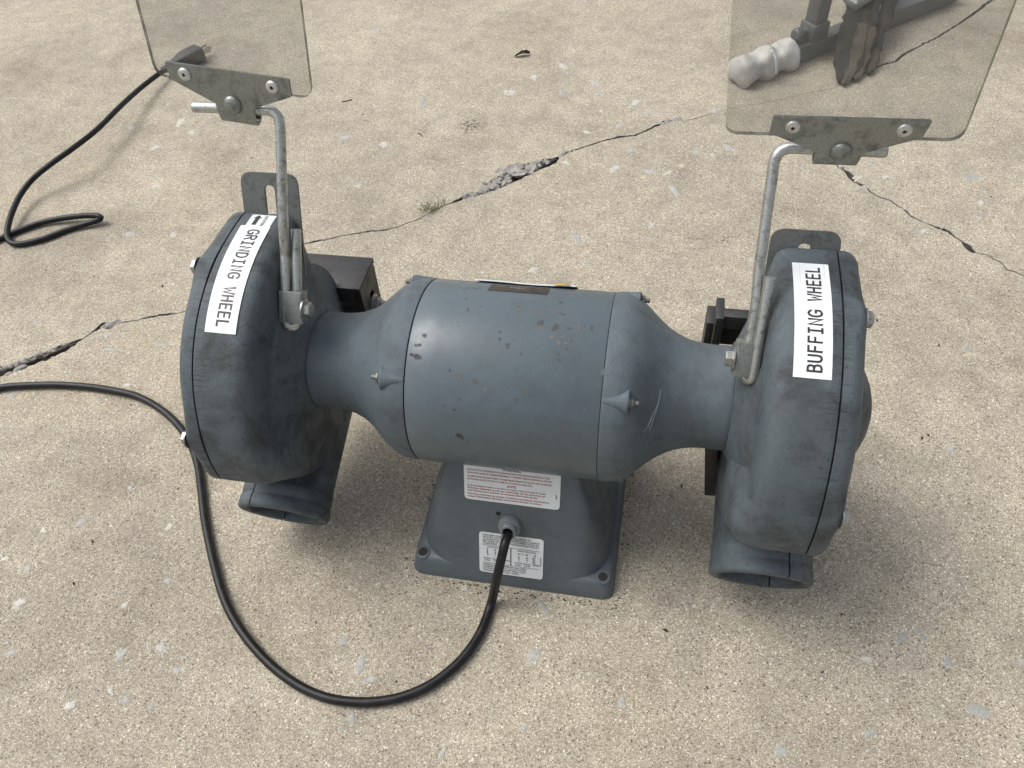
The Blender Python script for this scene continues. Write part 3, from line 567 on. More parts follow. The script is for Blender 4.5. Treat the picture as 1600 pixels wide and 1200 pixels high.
# broken lumps lying in the widest part of the crack
for i, (x, y, s) in enumerate(RUB):
    bm = bmesh.new(); bmesh.ops.create_icosphere(bm, subdivisions=2, radius=1)
    sc = Vector((rnd.uniform(.5, .68)*s, rnd.uniform(.38, .55)*s, min(rnd.uniform(.28, .4)*s, .006)))
    for v in bm.verts:
        k = 1+.75*mn.noise(v.co*1.4+Vector((i*5.1, 0, 0)))+.4*mn.noise(v.co*4+Vector((0, i*3.3, 0)))
        v.co = Vector((v.co.x*sc.x*k, v.co.y*sc.y*k, v.co.z*sc.z*k))
        v.co.z = max(v.co.z, -.004)
    o = obj('broken_concrete_chip', bm, M['rubble'], ground, 0, (x, y, -.0030 if s > .012 else -.0012)); o.rotation_euler.z = .45+rnd.uniform(-.5, .5)
# grit specks
bm = bmesh.new()
for x, y in SPECKS:
    r0 = rnd.uniform(.0011, .0022); res = bmesh.ops.create_icosphere(bm, subdivisions=1, radius=1)
    a = rnd.uniform(0, 3)
    for v in res['verts']:
        c = v.co*r0*(1+.4*rnd.uniform(-1, 1)); v.co = Vector((x+c.x*1.3*math.cos(a)-c.y*math.sin(a)*.7, y+c.x*1.3*math.sin(a)+c.y*.7*math.cos(a), max(c.z, 0)*.7+.0003))
for i in range(120):
    x, y = rnd.uniform(-1.2, .9), rnd.uniform(-.33, 1.2); r0 = rnd.uniform(.0004, .0010); res = bmesh.ops.create_icosphere(bm, subdivisions=1, radius=r0)
    for v in res['verts']: v.co = Vector((x+v.co.x*1.3, y+v.co.y, max(v.co.z, 0)*.7+.0002))
for i in range(150):
    q = rnd.random(); x, y = (rnd.uniform(-.106, .106), -.1155-abs(rnd.gauss(0, .004))) if q < .6 else (rnd.choice((-1, 1))*(.103+abs(rnd.gauss(0, .004))), rnd.uniform(-.11, .1))
    r0 = rnd.uniform(.0004, .0011); res = bmesh.ops.create_icosphere(bm, subdivisions=1, radius=r0)
    for v in res['verts']: v.co = Vector((x+v.co.x*1.3, y+v.co.y, max(v.co.z, 0)*.8+.0002))
for tw in (TWIG, TWIG2): tube(bm, tw, .0007, 6)
tag(obj('grit', bm, M['speck'], None, 30), 'scattered dark grit specks and tiny twigs on the concrete', 'grit', None, 'stuff')
# the weed in the crack
bm = bmesh.new(); gx, gy = GRASS[0], GRASS[1]
for i in range(46):
    a = rnd.uniform(0, 6.28); l = rnd.uniform(.006, .019); bx = gx+rnd.gauss(0, .009); by = gy+rnd.gauss(0, .004)+(bx-gx)*.45
    d = Vector((math.cos(a), math.sin(a), 0)); s = Vector((-d.y, d.x, 0))*.0005
    p0 = Vector((bx, by, -.001)); p1 = p0+d*l*.5+Vector((0, 0, l*.45)); p2 = p0+d*l+Vector((0, 0, l*.3))
    vs = [bm.verts.new(p) for p in (p0-s, p0+s, p1+s, p1-s, p2)]
    bm.faces.new(vs[:4]); bm.faces.new((vs[3], vs[2], vs[4]))
tag(obj('weed_tuft', bm, M['grass'], None, 0), 'tiny green weed tuft growing in the crack behind the motor', 'weed')
# the dark curled leaf fragment
bm = bmesh.new(); lx, ly = LEAF[0], LEAF[1]; rows = []
for i in range(9):
    t = i/8-.5; w = .0065*math.cos(t*2.6)*(1+.35*math.sin(i*2.3))
    rows.append([bm.verts.new((lx+t*.027, ly+k*w+t*.010, .0015+.004*abs(k)*(1+t)+.0025*math.cos(t*4))) for k in (-1, -.4, .4, 1)])
for a, b in zip(rows, rows[1:]):
    for k in range(3): bm.faces.new((a[k], a[k+1], b[k+1], b[k]))
geo = bmesh.ops.solidify(bm, geom=list(bm.faces), thickness=.0008)
tag(obj('leaf_scrap', bm, M['leaf'], None, 30), 'small dark curled leaf scrap lying alone on the concrete behind the motor', 'leaf')

# ------------------------------------------------------------------ the grinder
AH = .187                                  # height of the shaft
grinder = tag(empty('bench_grinder'), 'blue grey bench grinder with grinding and buffing housings standing on cracked concrete', 'bench grinder')
AX = Vector((1, 0, 0)); AXO = Vector((0, 0, AH))
# --- motor drum
bm = bmesh.new()
lathe(bm, [(-.0788, .0795), (-.0786, .0816), (-.0780, .0820), (-.0560, .0820), (.0786, .0820), (.0792, .0816), (.0793, .0795)], AXO, AX, 160)
drum = obj('motor_drum', bm, M['drum'], grinder, 35)
def on_drum(x, a, r): return Vector((x, -r*math.cos(a), AH+r*math.sin(a)))
bm = bmesh.new(); rnd = random.Random(11)
for i, (x, a, hw, hh, rot) in enumerate(CHIPS):
    n = 9; vs = []
    for k in range(n):
        t = k*2*math.pi/n; q = 1+.45*mn.noise(Vector((math.cos(t)*1.5, math.sin(t)*1.5, i*2.1)))*1.8
        px, py = hw*.74*math.cos(t)*q, hh*.74*math.sin(t)*q
        px, py = px*math.cos(rot)-py*math.sin(rot), px*math.sin(rot)+py*math.cos(rot)
        vs.append(bm.verts.new(on_drum(x+px, a+py/.082, .08206)))
    f = bm.faces.new(vs); f.material_index = 1 if rnd.random() < .4 else 0
tag(obj('chipped_paint', bm, [M['chip'], M['chip_dark']], grinder, 0), 'scattered brown chips in the paint of the motor drum', None, None, 'stuff')
# --- end bells with their bolt bosses
BELL = [(.0796, .0795), (.0797, .0813), (.0803, .0820), (.0860, .0820), (.0915, .0813), (.0970, .0795), (.1025, .0765), (.1080, .0725), (.1135, .0675),
        (.1190, .0624), (.1245, .0578), (.1300, .0540), (.1360, .0508), (.1430, .0479), (.1500, .0460), (.1590, .0448), (.1690, .0444), (.1802, .0447), (.1805, .0437)]
BELL = [(p[0], p[1]) for p in [tuple(v) for v in catmull([(a, b, 0) for a, b in BELL], 3)] for p in [(p[0], p[1])]]
for s in (-1, 1):
    bm = bmesh.new()
    lathe(bm, BELL, AXO, (s, 0, 0), 128)
    bell = obj('end_bell', bm, M['cast'], grinder, 35)
    for k in range(4):
        a = R(42.6+90*k)
        e = Vector((0, -math.cos(a), math.sin(a))); tz = Vector((0, math.sin(a), math.cos(a)))
        bm = bmesh.new(); rings = []
        for t, w, top in ((.0801, .0060, .0823), (.084, .0061, .0826), (.088, .0065, .0829), (.092, .0074, .0832), (.0955, .0088, .0834), (.0985, .0106, .0836), (.0998, .0114, .0836), (.1006, .0108, .0831)):
            ring = []
            for j in range(20):
                q = j*2*math.pi/20; cx, cy = math.cos(q), math.sin(q)
                sx = math.copysign(abs(cx)**.75, cx)*w; sy = math.copysign(abs(cy)**.75, cy)
                rad = (top+.058)/2+sy*(top-.058)/2
                ring.append(AXO+Vector((s*t, 0, 0))+e*(rad-.5*sx*sx/.082)+tz*sx)
            rings.append(ring)
        ring_loft(bm, rings)
        obj('bolt_boss', bm, M['cast'], bell, 50)
        bm = bmesh.new(); c = AXO+Vector((s*.1006, 0, 0))+e*.0770
        lathe(bm, [(0, .0062), (.0010, .0062)], c, (s, 0, 0), 20, mat=1)
        hexbolt(bm, c+Vector((s*.0008, 0, 0)), (s, 0, 0), .0040, .0032, .0035, False)
        obj('through_bolt', bm, [M['guard'], M['chip_dark']], bell, 30)
# scratches on the bell by the buffing wheel
bm = bmesh.new()
def bell_r(x):
    x = abs(x)
    for (a, b), (c, d) in zip(BELL, BELL[1:]):
        if a <= x <= c and c > a: return b+(d-b)*(x-a)/(c-a)
    return .0445
for pts in (((.124, 52), (.1235, 45), (.1225, 38), (.1205, 29), (.1185, 20)), ((.1235, 42), (.121, 36), (.1185, 30), (.117, 24)), ((.1195, 31), (.117, 25), (.114, 21))):
    pts = catmull([(p[0], p[1], 0) for p in pts], 5)
    for p, q in zip(pts, pts[1:]):
        w = .00028
        vs = [bm.verts.new(on_drum(x, R(a), bell_r(x)+.00012)) for x, a in ((p.x-w, p.y), (p.x+w, p.y), (q.x+w, q.y), (q.x-w, q.y))]
        bm.faces.new(vs)
obj('paint_scratch', bm, M['scratch'], grinder, 0)
# --- name plate and the peeling sticker on top of the drum
def drum_sheet(bm, x0, x1, a0, a1, r, nx=6, na=8, mat=0, lift=None, th=.0003):
    rows = []
    for i in range(na+1):
        a = a0+(a1-a0)*i/na
        rows.append([[bm.verts.new(on_drum(x0+(x1-x0)*j/nx, R(a), r+d+(lift(j/nx, i/na) if lift else 0))) for j in range(nx+1)] for d in (0, th)])
    for a, b in zip(rows, rows[1:]):
        for j in range(nx):
            for d in (0, 1):
                f = bm.faces.new((a[d][j], a[d][j+1], b[d][j+1], b[d][j])); f.material_index = mat
        for j in (0, nx): f = bm.faces.new((a[0][j], a[1][j], b[1][j], b[0][j])); f.material_index = mat
    for rw in (rows[0], rows[-1]):
        for j in range(nx): f = bm.faces.new((rw[0][j], rw[0][j+1], rw[1][j+1], rw[1][j])); f.material_index = mat
bm = bmesh.new(); drum_sheet(bm, -.0262, .0246, 110.3, 123.5, .0821)
def npt(x, y): return on_drum(x, R(110.3+y*13.2), .08255)
for cx in (-.008, -.0045, -.001, .0022):
    lp = [(cx-.0012, .42), (cx+.0012, .42), (cx+.0009, .62), (cx-.0009, .62)]
    f = bm.faces.new([bm.verts.new(npt(*p)) for p in lp]); f.material_index = 1
for k in range(22):                                        # the worn oval emblem
    t0, t1 = k*2*math.pi/22, (k+1)*2*math.pi/22
    f = bm.faces.new([bm.verts.new(npt(.0155+math.cos(t)*.0085*q, .5+math.sin(t)*.40*q)) for t, q in ((t0, 1), (t1, 1), (t1, .88), (t0, .88))]); f.material_index = 2
for cx in (.0105, .014, .0165, .0195):
    f = bm.faces.new([bm.verts.new(npt(cx+dx, y)) for dx, y in ((-.0006, .3), (.0006, .3), (.0006, .7), (-.0006, .7))]); f.material_index = 2
obj('name_plate', bm, [M['name'], M['zinc'], M['ink']], drum, 30)
bm = bmesh.new()
drum_sheet(bm, -.0435, .0455, 127.5, 150, .0823, 24, 8, 0, lambda u, v: (1-v)**2*(.0012+.0008*math.sin(u*7+1)*u))
drum_sheet(bm, -.0435, .0455, 126.3, 128.2, .0824, 24, 1, 1, lambda u, v: (.0012+.0008*math.sin(u*7+1)*u), .0009)
drum_sheet(bm, .0275, .0405, 125.5, 132, .0836, 4, 3, 2, lambda u, v: .0012+.0006*math.sin(v*3+u))
obj('peeling_sticker', bm, [M['cream'], M['paper'], M['yellow']], drum, 30)

# --- wheel housings
def rear_radius(a):                       # degrees from the rear upwards -> radius of the casting
    K = [(-14, .1262), (-4, .1232), (8, .1190), (22, .1160), (38, .1152), (54, .1154), (70, .1166), (86, .1194), (100, .1238), (112, .1298)]
    for (p, q), (r, s) in zip(K, K[1:]):
        if p <= a <= r:
            t = (a-p)/(r-p); t2 = t*t*(3-2*t)*.5+t*.5; return q+(s-q)*t2
    return K[-1][1]
PROF = [(-rear_radius(a)*math.cos(R(a)), .187+rear_radius(a)*math.sin(R(a))) for a in range(-13, 112, 6)]
PROF = PROF[:1]+[tuple(.25*PROF[i-1][k]+.5*PROF[i][k]+.25*PROF[i+1][k] for k in (0, 1)) for i in range(1, len(PROF)-1)]+PROF[-1:]
PROF += [(.0555, .3072), (.0610, .3010), (.064, .282), (.066, .240), (.068, .190), (.071, .140), (.076, .100), (.074, .075), (.060, .064), (.030, .060), (0, .062), (-.030, .070),
         (-.055, .082), (-.080, .103), (-.100, .128), (-.1135, .1455), (-.1195, .1525)]
prof = catmull([(a, b, 0) for a, b in PROF], 5, True); NP = len(prof)
nrm = []
for i in range(NP):
    t = (prof[(i+1) % NP]-prof[i-1]).normalized(); nrm.append(Vector((-t.y, t.x, 0)))     # profile runs clockwise seen from +x: left normal points outwards
cen = Vector((-.02, .19, 0))
if sum((prof[i]-cen).dot(nrm[i]) for i in range(NP)) < 0: nrm = [-n for n in nrm]
def pring(x, inset, k=1.0, shift=None):
    out = []
    for p, n in zip(prof, nrm):
        q = p-n*inset
        if inset > .012:                                   # deep insets shrink towards the middle instead, so that they never fold
            q = (p-n*.012).lerp(cen, (inset-.012)/.11)
        out.append(Vector((x, q.x, q.y)))
    return out
BOLTS = ((-.0075, .2995), (-.1125, .2015))                 # (y, z) of the cover bolts one can see
SEAM = .2448
PL = [0.0]
for i in range(NP-1): PL.append(PL[-1]+(prof[i+1]-prof[i]).length)
def along(d):
    for i in range(NP-1):
        if PL[i+1] >= d:
            t = (d-PL[i])/(PL[i+1]-PL[i]); return prof[i].lerp(prof[i+1], t), nrm[i].lerp(nrm[i+1], t).normalized()
    return prof[-1], nrm[-1]
def dist_at(y, z):
    return min(range(NP), key=lambda i: (prof[i].x-y)**2+(prof[i].y-z)**2)

def make_housing(s):
    bm = bmesh.new()
    rings = [pring(s*x, i) for x, i in ((SEAM-.0002, .0012), (SEAM-.0004, .0003), (SEAM-.001, 0), (.236, 0), (.226, 0), (.2145, 0), (.2095, .0005), (.2052, .0019), (.2018, .0044), (.1994, .0080), (.1980, .0115), (.1970, .017), (.1963, .026), (.196, .04), (.196, .058), (.196, .078), (.196, .098))]
    def sst(v, a, e): v = min(max((v-a)/(e-a), 0), 1); return v*v*(3-2*v)
    for ring, w in zip(rings, (0, 0, 0, 0, 0, .15, .32, .5, .68, .84, .95, 1, 1, 1, 1, 1, 1)):
        for q in ring: q.x -= s*w*.0105*sst(q.z, .205, .168)*sst(q.y, .045, -.015)
    ring_loft(bm, rings)
    # flared collar round the neck
    lathe(bm, [(.1812, .0442), (.1814, .0462), (.1824, .0480), (.1840, .0505), (.1862, .0550), (.1888, .0615), (.1920, .0690), (.1955, .0780), (.1985, .087)], AXO, (s, 0, 0), 96)
    h = obj('wheel_housing', bm, M['housing'], grinder, 45)
    # outer cover
    bm = bmesh.new(); rings = []
    def bolt_w(p): return max(math.exp(-((p.x-b[0])**2+(p.y-b[1])**2)/(2*.011**2)) for b in BOLTS)
    for u in (0, .02, .06, .12, .2, .3, .42, .55, .7, .85, 1.0, 1.3, 1.8, 2.6):
        ring = []
        for p, n in zip(prof, nrm):
            w = bolt_w(p); Rn = .0135*(1-w)+.0045*w
            e = .0045*(1-w)+.0122*w; D = .0165
            ins = Rn*u if u <= 1 else Rn+(u-1)*.012
            q = min(u, 1.0)
            x = SEAM+.0008+e+(D-e)*math.sqrt(max(0, 1-(1-q)**2))
            pp = p+n*(.0010*w)-n*ins if ins < .012 else (p+n*(.0010*w)-n*.012).lerp(cen, (ins-.012)/.11)
            ring.append(Vector((s*x, pp.x, pp.y)))
        rings.append(ring)
    rings.insert(0, [Vector((s*(SEAM+.0008), (p+n*.0010*bolt_w(p)).x, (p+n*.0010*bolt_w(p)).y)) for p, n in zip(prof, nrm)])
    ring_loft(bm, rings)
    # domed hub cap of the cover
    lathe(bm, [(.258, .051)]+[(.262+.032*math.sin(t*math.pi/16), .050*math.cos(t*math.pi/16)) for t in range(0, 8)]+[(.294, .002)], AXO, (s, 0, 0), 64)
    obj('housing_cover', bm, M['housing'], h, 45)
    for b in BOLTS:
        bm = bmesh.new(); hexbolt(bm, (s*.2605, b[0], b[1]), (s, 0, 0), .0062, .0045, 0, True)
        obj('cover_bolt', bm, M['bolt'], h, 30)
    # exhaust pipe, split where the cover meets the housing
    d = Vector((0, -.943, -.333)).normalized(); root = Vector((s*.2285, .0134, .0945)); u = Vector((s, 0, 0)); v = Vector((0, -.333, .943))
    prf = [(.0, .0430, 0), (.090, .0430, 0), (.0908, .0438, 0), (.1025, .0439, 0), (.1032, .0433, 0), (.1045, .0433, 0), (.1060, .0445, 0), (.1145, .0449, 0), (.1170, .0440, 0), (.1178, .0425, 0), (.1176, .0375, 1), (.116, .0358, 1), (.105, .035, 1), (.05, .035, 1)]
    bm = bmesh.new()
    a0 = math.acos((SEAM-.2285)/.042)
    for lo, hi in ((-a0+.018, a0-.018), (a0+.018, 2*math.pi-a0-.018)):
        nseg = 20 if hi-lo < 3 else 44; rows = []
        for t, r, _ in prf:
            wob = lambda a: 1+.006*mn.noise(Vector((math.cos(a)*2, math.sin(a)*2, t*40)))
            rows.append([root+d*t+(u*math.cos(a)+v*math.sin(a))*r*wob(a) for a in [lo+(hi-lo)*k/nseg for k in range(nseg+1)]])
        vs = ring_loft(bm, rows, False, False, False)
        for e in (0, -1): bm.faces.new([r[e] for r in vs])
    lathe(bm, [(.0, .0388), (.1168, .0388), (.1168, .0380), (.0, .0378)], root, d, 48, False, False, 1)  # black sleeve added inside so the open split looks dark
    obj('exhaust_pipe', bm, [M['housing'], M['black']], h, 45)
    return h
housings = {s: make_housing(s) for s in (-1, 1)}

# printed label strips
def strip_label(s, text, x_top, x_bot, d_lo, d_hi, wid, pitch, h, down, tx):
    """d runs along the profile from the rear upwards"""
    bm = bmesh.new(); L = d_hi-d_lo
    def P(d, c, off):      # d: metres from the lower end, c: metres across (towards +x), off: height over the paint
        q, n = along(d_lo+d); xc = x_bot+(x_top-x_bot)*d/L
        q = q+n*off; return Vector((xc+c, q.x, q.y))
    n = 26
    for c0, c1, mt, off in ((-wid/2, wid/2, 0, .0005), (-wid*.32, -wid*.30, 2, .00056), (wid*.36, wid*.38, 2, .00056)):
        for i in range(n):
            d0, d1 = L*i/n, L*(i+1)/n
            f = bm.faces.new([bm.verts.new(P(d, c, off)) for d, c in ((d0, c0), (d0, c1), (d1, c1), (d1, c0))]); f.material_index = mt
    for c in (-wid/2, wid/2):
        for i in range(n): bm.faces.new([bm.verts.new(P(d, c, o)) for d, o in ((L*i/n, .0005), (L*i/n, 0), (L*(i+1)/n, 0), (L*(i+1)/n, .0005))])
    tot = pitch*len(text)-pitch*.2
    if down: fn = lambda x, y: P(L/2+tot/2-x, tx-h/2+y, .00065)
    else: fn = lambda x, y: P(L/2-tot/2+x, tx+h/2-y, .00065)
    stroke_text(bm, text, pitch, h, fn, 1)
    return obj('printed_label', bm, [M['paper'], M['ink'], M['tape']], housings[s], 0)
dtop = PL[dist_at(.036, .309)]
LLAB = (-.2256, -.2230, PL[dist_at(-.0645, .285)], dtop, .0268, .0069, .0098, True, .0012)
RLAB = (.2238, .2250, PL[dist_at(-.059, .2885)], dtop, .0258, .0070, .0092, False, .0012)
LABL = strip_label(-1, 'GRINDING WHEEL', *LLAB)
LABR = strip_label(1, 'BUFFING WHEEL', *RLAB)
tag(LABL, 'white strip printed GRINDING WHEEL in black capitals'); tag(LABR, 'white strip printed BUFFING WHEEL in black capitals')
# rotation sticker above the left strip
bm = bmesh.new()
d1 = LLAB[3]-.0005; d2 = d1+.017
def RP(d, c, off):
    q, n = along(d); q = q+n*off; return Vector((-.2262+c, q.x, q.y))
def quad(bm, P, pts, mat):
    f = bm.faces.new([bm.verts.new(P(*p)) for p in pts]); f.material_index = mat
for i in range(6):
    a, b = d1+(d2-d1)*i/6, d1+(d2-d1)*(i+1)/6
    quad(bm, RP, ((a, -.0095, .0003), (a, .0135, .0003), (b, .0135, .0003), (b, -.0095, .0003)), 0)
    quad(bm, RP, ((a, -.0086, .00036), (a, .0126, .00036), (b, .0126, .00036), (b, -.0086, .00036)), 2)
m_ = (d1+d2)/2
quad(bm, RP, ((d1+.002, -.0045, .0005), (d1+.002, -.0005, .0005), (m_+.003, -.0005, .0005), (m_+.003, -.0045, .0005)), 1)
f = bm.faces.new([bm.verts.new(RP(*p)) for p in ((m_+.003, -.0065, .0005), (m_+.003, .0015, .0005), (d2-.001, -.0025, .0005))]); f.material_index = 1
put_text(bm, 'ROTATION', .0045, lambda x, y: RP(d2-.002-x, .0035+y, .0005), 1, .014)
tag(obj('rotation_sticker', bm, [M['clear'], M['ink'], M['plate']], housings[-1], 0), 'small white sticker with a black arrow and the word ROTATION')

# slotted spark guards on top of the housings
for s, x0, x1, top, yb in ((-1, .1965, .2475, .0405, .060), (1, .1965, .2475, .0195, .060)):
    lean = Vector((0, .45, .893)).normalized(); n = Vector((0, -.893, .45))
    o = Vector((s*.222, .0605, .298)); w = .0262
    poly = round_poly([(-w, -.055), (w, -.055), (w, top), (-w, top)], [.002, .002, .011, .011], 7)
    sl0, sl1 = -.03, top-.0105
    slot = round_poly([(-.0048, sl0), (.0048, sl0), (.0048, sl1), (-.0048, sl1)], .0047, 6)
    bm = bmesh.new(); prism(bm, poly, o, (s, 0, 0), lean, n, .0028, 0, None, [slot])
    obj('spark_guard', bm, M['guard'], housings[s], 30)

# --- base
bm = bmesh.new()
def rrect(hx, y0, y1, r, z, seg=8):
    pts = round_poly([(-hx, y0), (hx, y0), (hx, y1), (-hx, y1)], r, seg)
    return [Vector((p.x, p.y, z)) for p in pts]
fy = lambda z: -.06-.418*(.127-z)
# plate
ring_loft(bm, [rrect(.1000, fy(0)+.0005, .1100, .012, .0), rrect(.1008, fy(.002)-.0002, .1105, .012, .002), rrect(.0985, fy(.015)+.0004, .108, .012, .0150), rrect(.0968, fy(.0185)+.0010, .106, .011, .0185), rrect(.094, fy(.0195)+.0035, .103, .010, .0195)])
# pedestal
zs = [.004, .012, .02, .026, .032, .042, .055, .07, .085, .1, .115, .128, .136]
rings = []
for z in zs:
    t = (z-.004)/.132; hx = .0972*(1-t)+.0595*t + (.002*math.sin(math.pi*t)); r = .046*(1-t)**1.6+.007
    rings.append(rrect(hx, fy(z), -fy(z)-.004, r, z, 10))
ring_loft(bm, rings)
base = obj('pedestal_base', bm, M['base'], grinder, 50)
for sx in (-1, 1):
    for sy in (-1, 1):
        bm = bmesh.new(); c = (sx*.0895, -.0985 if sy < 0 else .096, .0196)
        lathe(bm, [(0, .0074), (.0010, .0070), (.0012, .0046)], c, (0, 0, 1), 28, True, False)
        lathe(bm, [(.0012, .0046), (.00125, .0001)], c, (0, 0, 1), 28, False, True, 1)
        obj('mounting_hole', bm, [M['base'], M['black']], base, 40)
fu = Vector((1, 0, 0)); fv = Vector((0, .418, 1)).normalized(); fn_ = Vector((0, -1, .418)).normalized()
def face_pt(x, v, off): # v: metres up the sloping face measured from z = 0
    return Vector((x, fy(0), 0))+fv*v+fn_*off
kz = 1/fv.z
def sheet(bm, x0, x1, z0, z1, r, off, mat):
    poly = round_poly([(x0, z0*kz), (x1, z0*kz), (x1, z1*kz), (x0, z1*kz)], r, 5)
    top = [bm.verts.new(face_pt(p.x, p.y, off)) for p in poly]; bot = [bm.verts.new(face_pt(p.x, p.y, -.0002)) for p in poly]
    f = bm.faces.new(top); f.material_index = mat
    n = len(poly)
    for i in range(n): f = bm.faces.new((top[i], top[(i+1) % n], bot[(i+1) % n], bot[i])); f.material_index = mat
bm = bmesh.new(); sheet(bm, -.0435, .0458, .0935, .1345, .0045, .0006, 0)
T = lambda x0, z0: (lambda x, y: face_pt(x0+x, z0*kz+y, .0008))
put_text(bm, 'WARNING', .0042, T(.001, .1266), 1, .017, 'C')
for i, (ln, z, w, mt) in enumerate((('MOTOR MUST BE GROUNDED IN ACCORDANCE WITH THE NATIONAL ELECTRICAL CODE', .1236, .0765, 2), ('AND LOCAL CODES, BY TRAINED PERSONNEL, TO PREVENT SERIOUS ELECTRICAL SHOCKS.', .1206, .0785, 2),
        ('TO SERVICE MOTOR, DISCONNECT POWER SOURCE FROM MOTOR AND ANY ACCESSORY', .1170, .0785, 2), ('DEVICES AND ALLOW MOTOR TO COME TO A COMPLETE STAND STILL.', .1141, .061, 2))):
    put_text(bm, ln, .0023, T(-.0405, z), mt, w)
put_text(bm, 'AVIS', .0036, T(.001, .1103), 2, .0085, 'C')
for ln, z, w in (("Il est necessaire mettre à la terre le moteur d'accord avec le Code", .1076, .073), ('Electrique Nationale et avec les codes locals, par les personnes qui', .1050, .073), ('sont instruits, pour prévenir les secousses Electriques graves.', .1024, .066),
        ("Pour faire l'entretien du moteur et aussi les mécanismes d'accessoires,", .0990, .077), ("couper l'alimentation Electrique et permettre d'arrêter le moteur.", .0964, .070)):
    put_text(bm, ln, .0026, T(-.0405, z), 2, w)
put_text(bm, 'LB18', .0022, lambda x, y: face_pt(.0432-y, .1045*kz+x, .0008), 1)
tag(obj('warning_label', bm, [M['plate'], M['ink'], M['red']], base, 0), 'white warning label with rows of small red print, AVIS in the middle')
bm = bmesh.new(); sheet(bm, -.0303, .0322, .0145, .0595, .0035, .0006, 0)
for ln, z, w in (('THIS UNIT CONNECTED FOR 120VAC AT', .0563, .047), ('FACTORY. FOR HIGH VOLTG OPERATION, CONNECT', .0540, .0555), ('AS SHOWN & SELECT ATTACHMENT PLUG AS', .0517, .0545), ('PER TABLE AT NEC. OR CANADIAN ELECTRICAL', .0494, .0545), ('CODE PART 1.', .0471, .017)):
    put_text(bm, ln, .0024, T(-.0268, z), 1, w)
def bar(x0, z0, x1, z1, w=.0004):
    a, b = Vector((x0, z0*kz)), Vector((x1, z1*kz)); n = Vector((-(b-a).y, (b-a).x)).normalized()*w*.5
    f = bm.faces.new([bm.verts.new(face_pt(p.x, p.y, .0008)) for p in (a-n, b-n, b+n, a+n)]); f.material_index = 1
def dot(x, z, r=.0008):
    f = bm.faces.new([bm.verts.new(face_pt(x+math.cos(k*.785)*r, z*kz+math.sin(k*.785)*r, .00082)) for k in range(8)]); f.material_index = 1
bar(-.0268, .0458, .0290, .0458); bar(-.0268, .0258, .0290, .0258); bar(.0008, .0258, .0008, .0458, .0009)
put_text(bm, 'LOW VOLTAGE', .0021, T(-.0225, .0432), 1, .017); put_text(bm, 'HIGH VOLTAGE', .0021, T(.0072, .0432), 1, .018)
for x, z in ((-.0222, .0412), (-.0222, .0378), (-.0145, .0412), (-.0145, .0378), (.0085, .0403), (.0165, .0403), (.0085, .0370), (.0165, .0370), (.0243, .0408)): dot(x, z)
bar(-.0222, .0412, -.0222, .0335, .0003); bar(-.0222, .036, -.0208, .0345); bar(-.0145, .0412, -.0145, .0335, .0003); bar(.0085, .0403, .0165, .0403, .0003); bar(.0085, .037, .0085, .0315, .0003); bar(.0085, .035, .0098, .0338)
bar(.0165, .037, .0165, .0315, .0003); bar(.0165, .035, .0178, .0338); bar(.0243, .0408, .0243, .0302, .0004)
for ln, x, z, w in (('WHITE', -.0262, .0303, .0075), ('LINE', -.0252, .0281, .0055), ('BLACK', -.0172, .0303, .0075), ('LINE', -.0162, .0281, .0055), ('GREEN', -.0078, .0303, .0075), ('WHITE', .0042, .0293, .0075), ('LINE', .0052, .0271, .0055), ('BLACK', .0130, .0293, .0075), ('LINE', .014, .0271, .0055), ('GREEN', .0216, .0293, .0080)):
    put_text(bm, ln, .0021, T(x, z), 1, w)
put_text(bm, 'GROUND', .002, lambda x, y: face_pt(.0234-y, .0312*kz+x, .0008), 1, .0085); put_text(bm, 'LB1278427', .0017, lambda x, y: face_pt(.0305-y, .0302*kz+x, .0008), 1, .0105)
for ln, z, w in (('WHEN LAMP ASSEMBLIES ARE USED', .0232, .043), ('CONNECT LEADS TO 1 & 2 JUNCTIONS.', .0209, .043), ('CAUTION: LAMP SOCKET SHELL MUST', .0186, .042), ('CONNECT TO #1 LEAD.', .0163, .0365)):
    put_text(bm, ln, .0023, T(-.0268, z), 1, w)
tag(obj('wiring_label', bm, [M['plate'], M['ink']], base, 0), 'white label with small black print and a wiring diagram, half hidden by the cord')
# strain relief and the little screw hole above it
bm = bmesh.new(); c = face_pt(0, .0708*kz, 0)
lathe(bm, [(-.002, .0112), (.002, .0112), (.0045, .0108), (.0062, .0098), (.0066, .0086), (.0105, .0080), (.0118, .0068), (.0118, .0050), (.006, .0048)], c, fn_, 40, True, False)
obj('strain_relief', bm, M['relief'], base, 40)
bm = bmesh.new(); lathe(bm, [(0, .0024), (.0004, .0022), (.00042, .0001)], face_pt(-.0115, .0815*kz, 0), fn_, 16)
obj('screw_hole', bm, M['black'], base, 40)

# --- power cord with its plug
cordpts = [p+Vector((mn.noise(p*9), mn.noise(p*9+Vector((5, 0, 0))), 0))*.0022*min(1, max(0, (i-45)/20)) for i, p in enumerate(resample(catmull(CORD, 10), .004))]
bm = bmesh.new(); tube(bm, cordpts, .0044, 14)
cord = tag(obj('power_cord', bm, M['cord'], grinder, 60), 'long black cord looping over the concrete to a three prong plug')
p0, p1, p2 = [Vector(p) for p in PLUG]; d = (p1-p0).normalized(); v = Vector((0, 0, 1)); u = d.cross(v).normalized(); Lp = (p1-p0).length
bm = bmesh.new(); rings = []
for t, w, h in ((-.25, .0052, .0052), (0, .0065, .0062), (.18, .009, .0085), (.4, .0145, .0115), (.6, .0165, .0128), (.93, .0168, .013), (1, .0155, .012)):
    pts = round_poly([(-w, -h), (w, -h), (w, h), (-w, h)], min(w, h)*.55, 4)
    rings.append([p0+d*(t*Lp)+u*p.x+v*p.y for p in pts])
ring_loft(bm, rings)
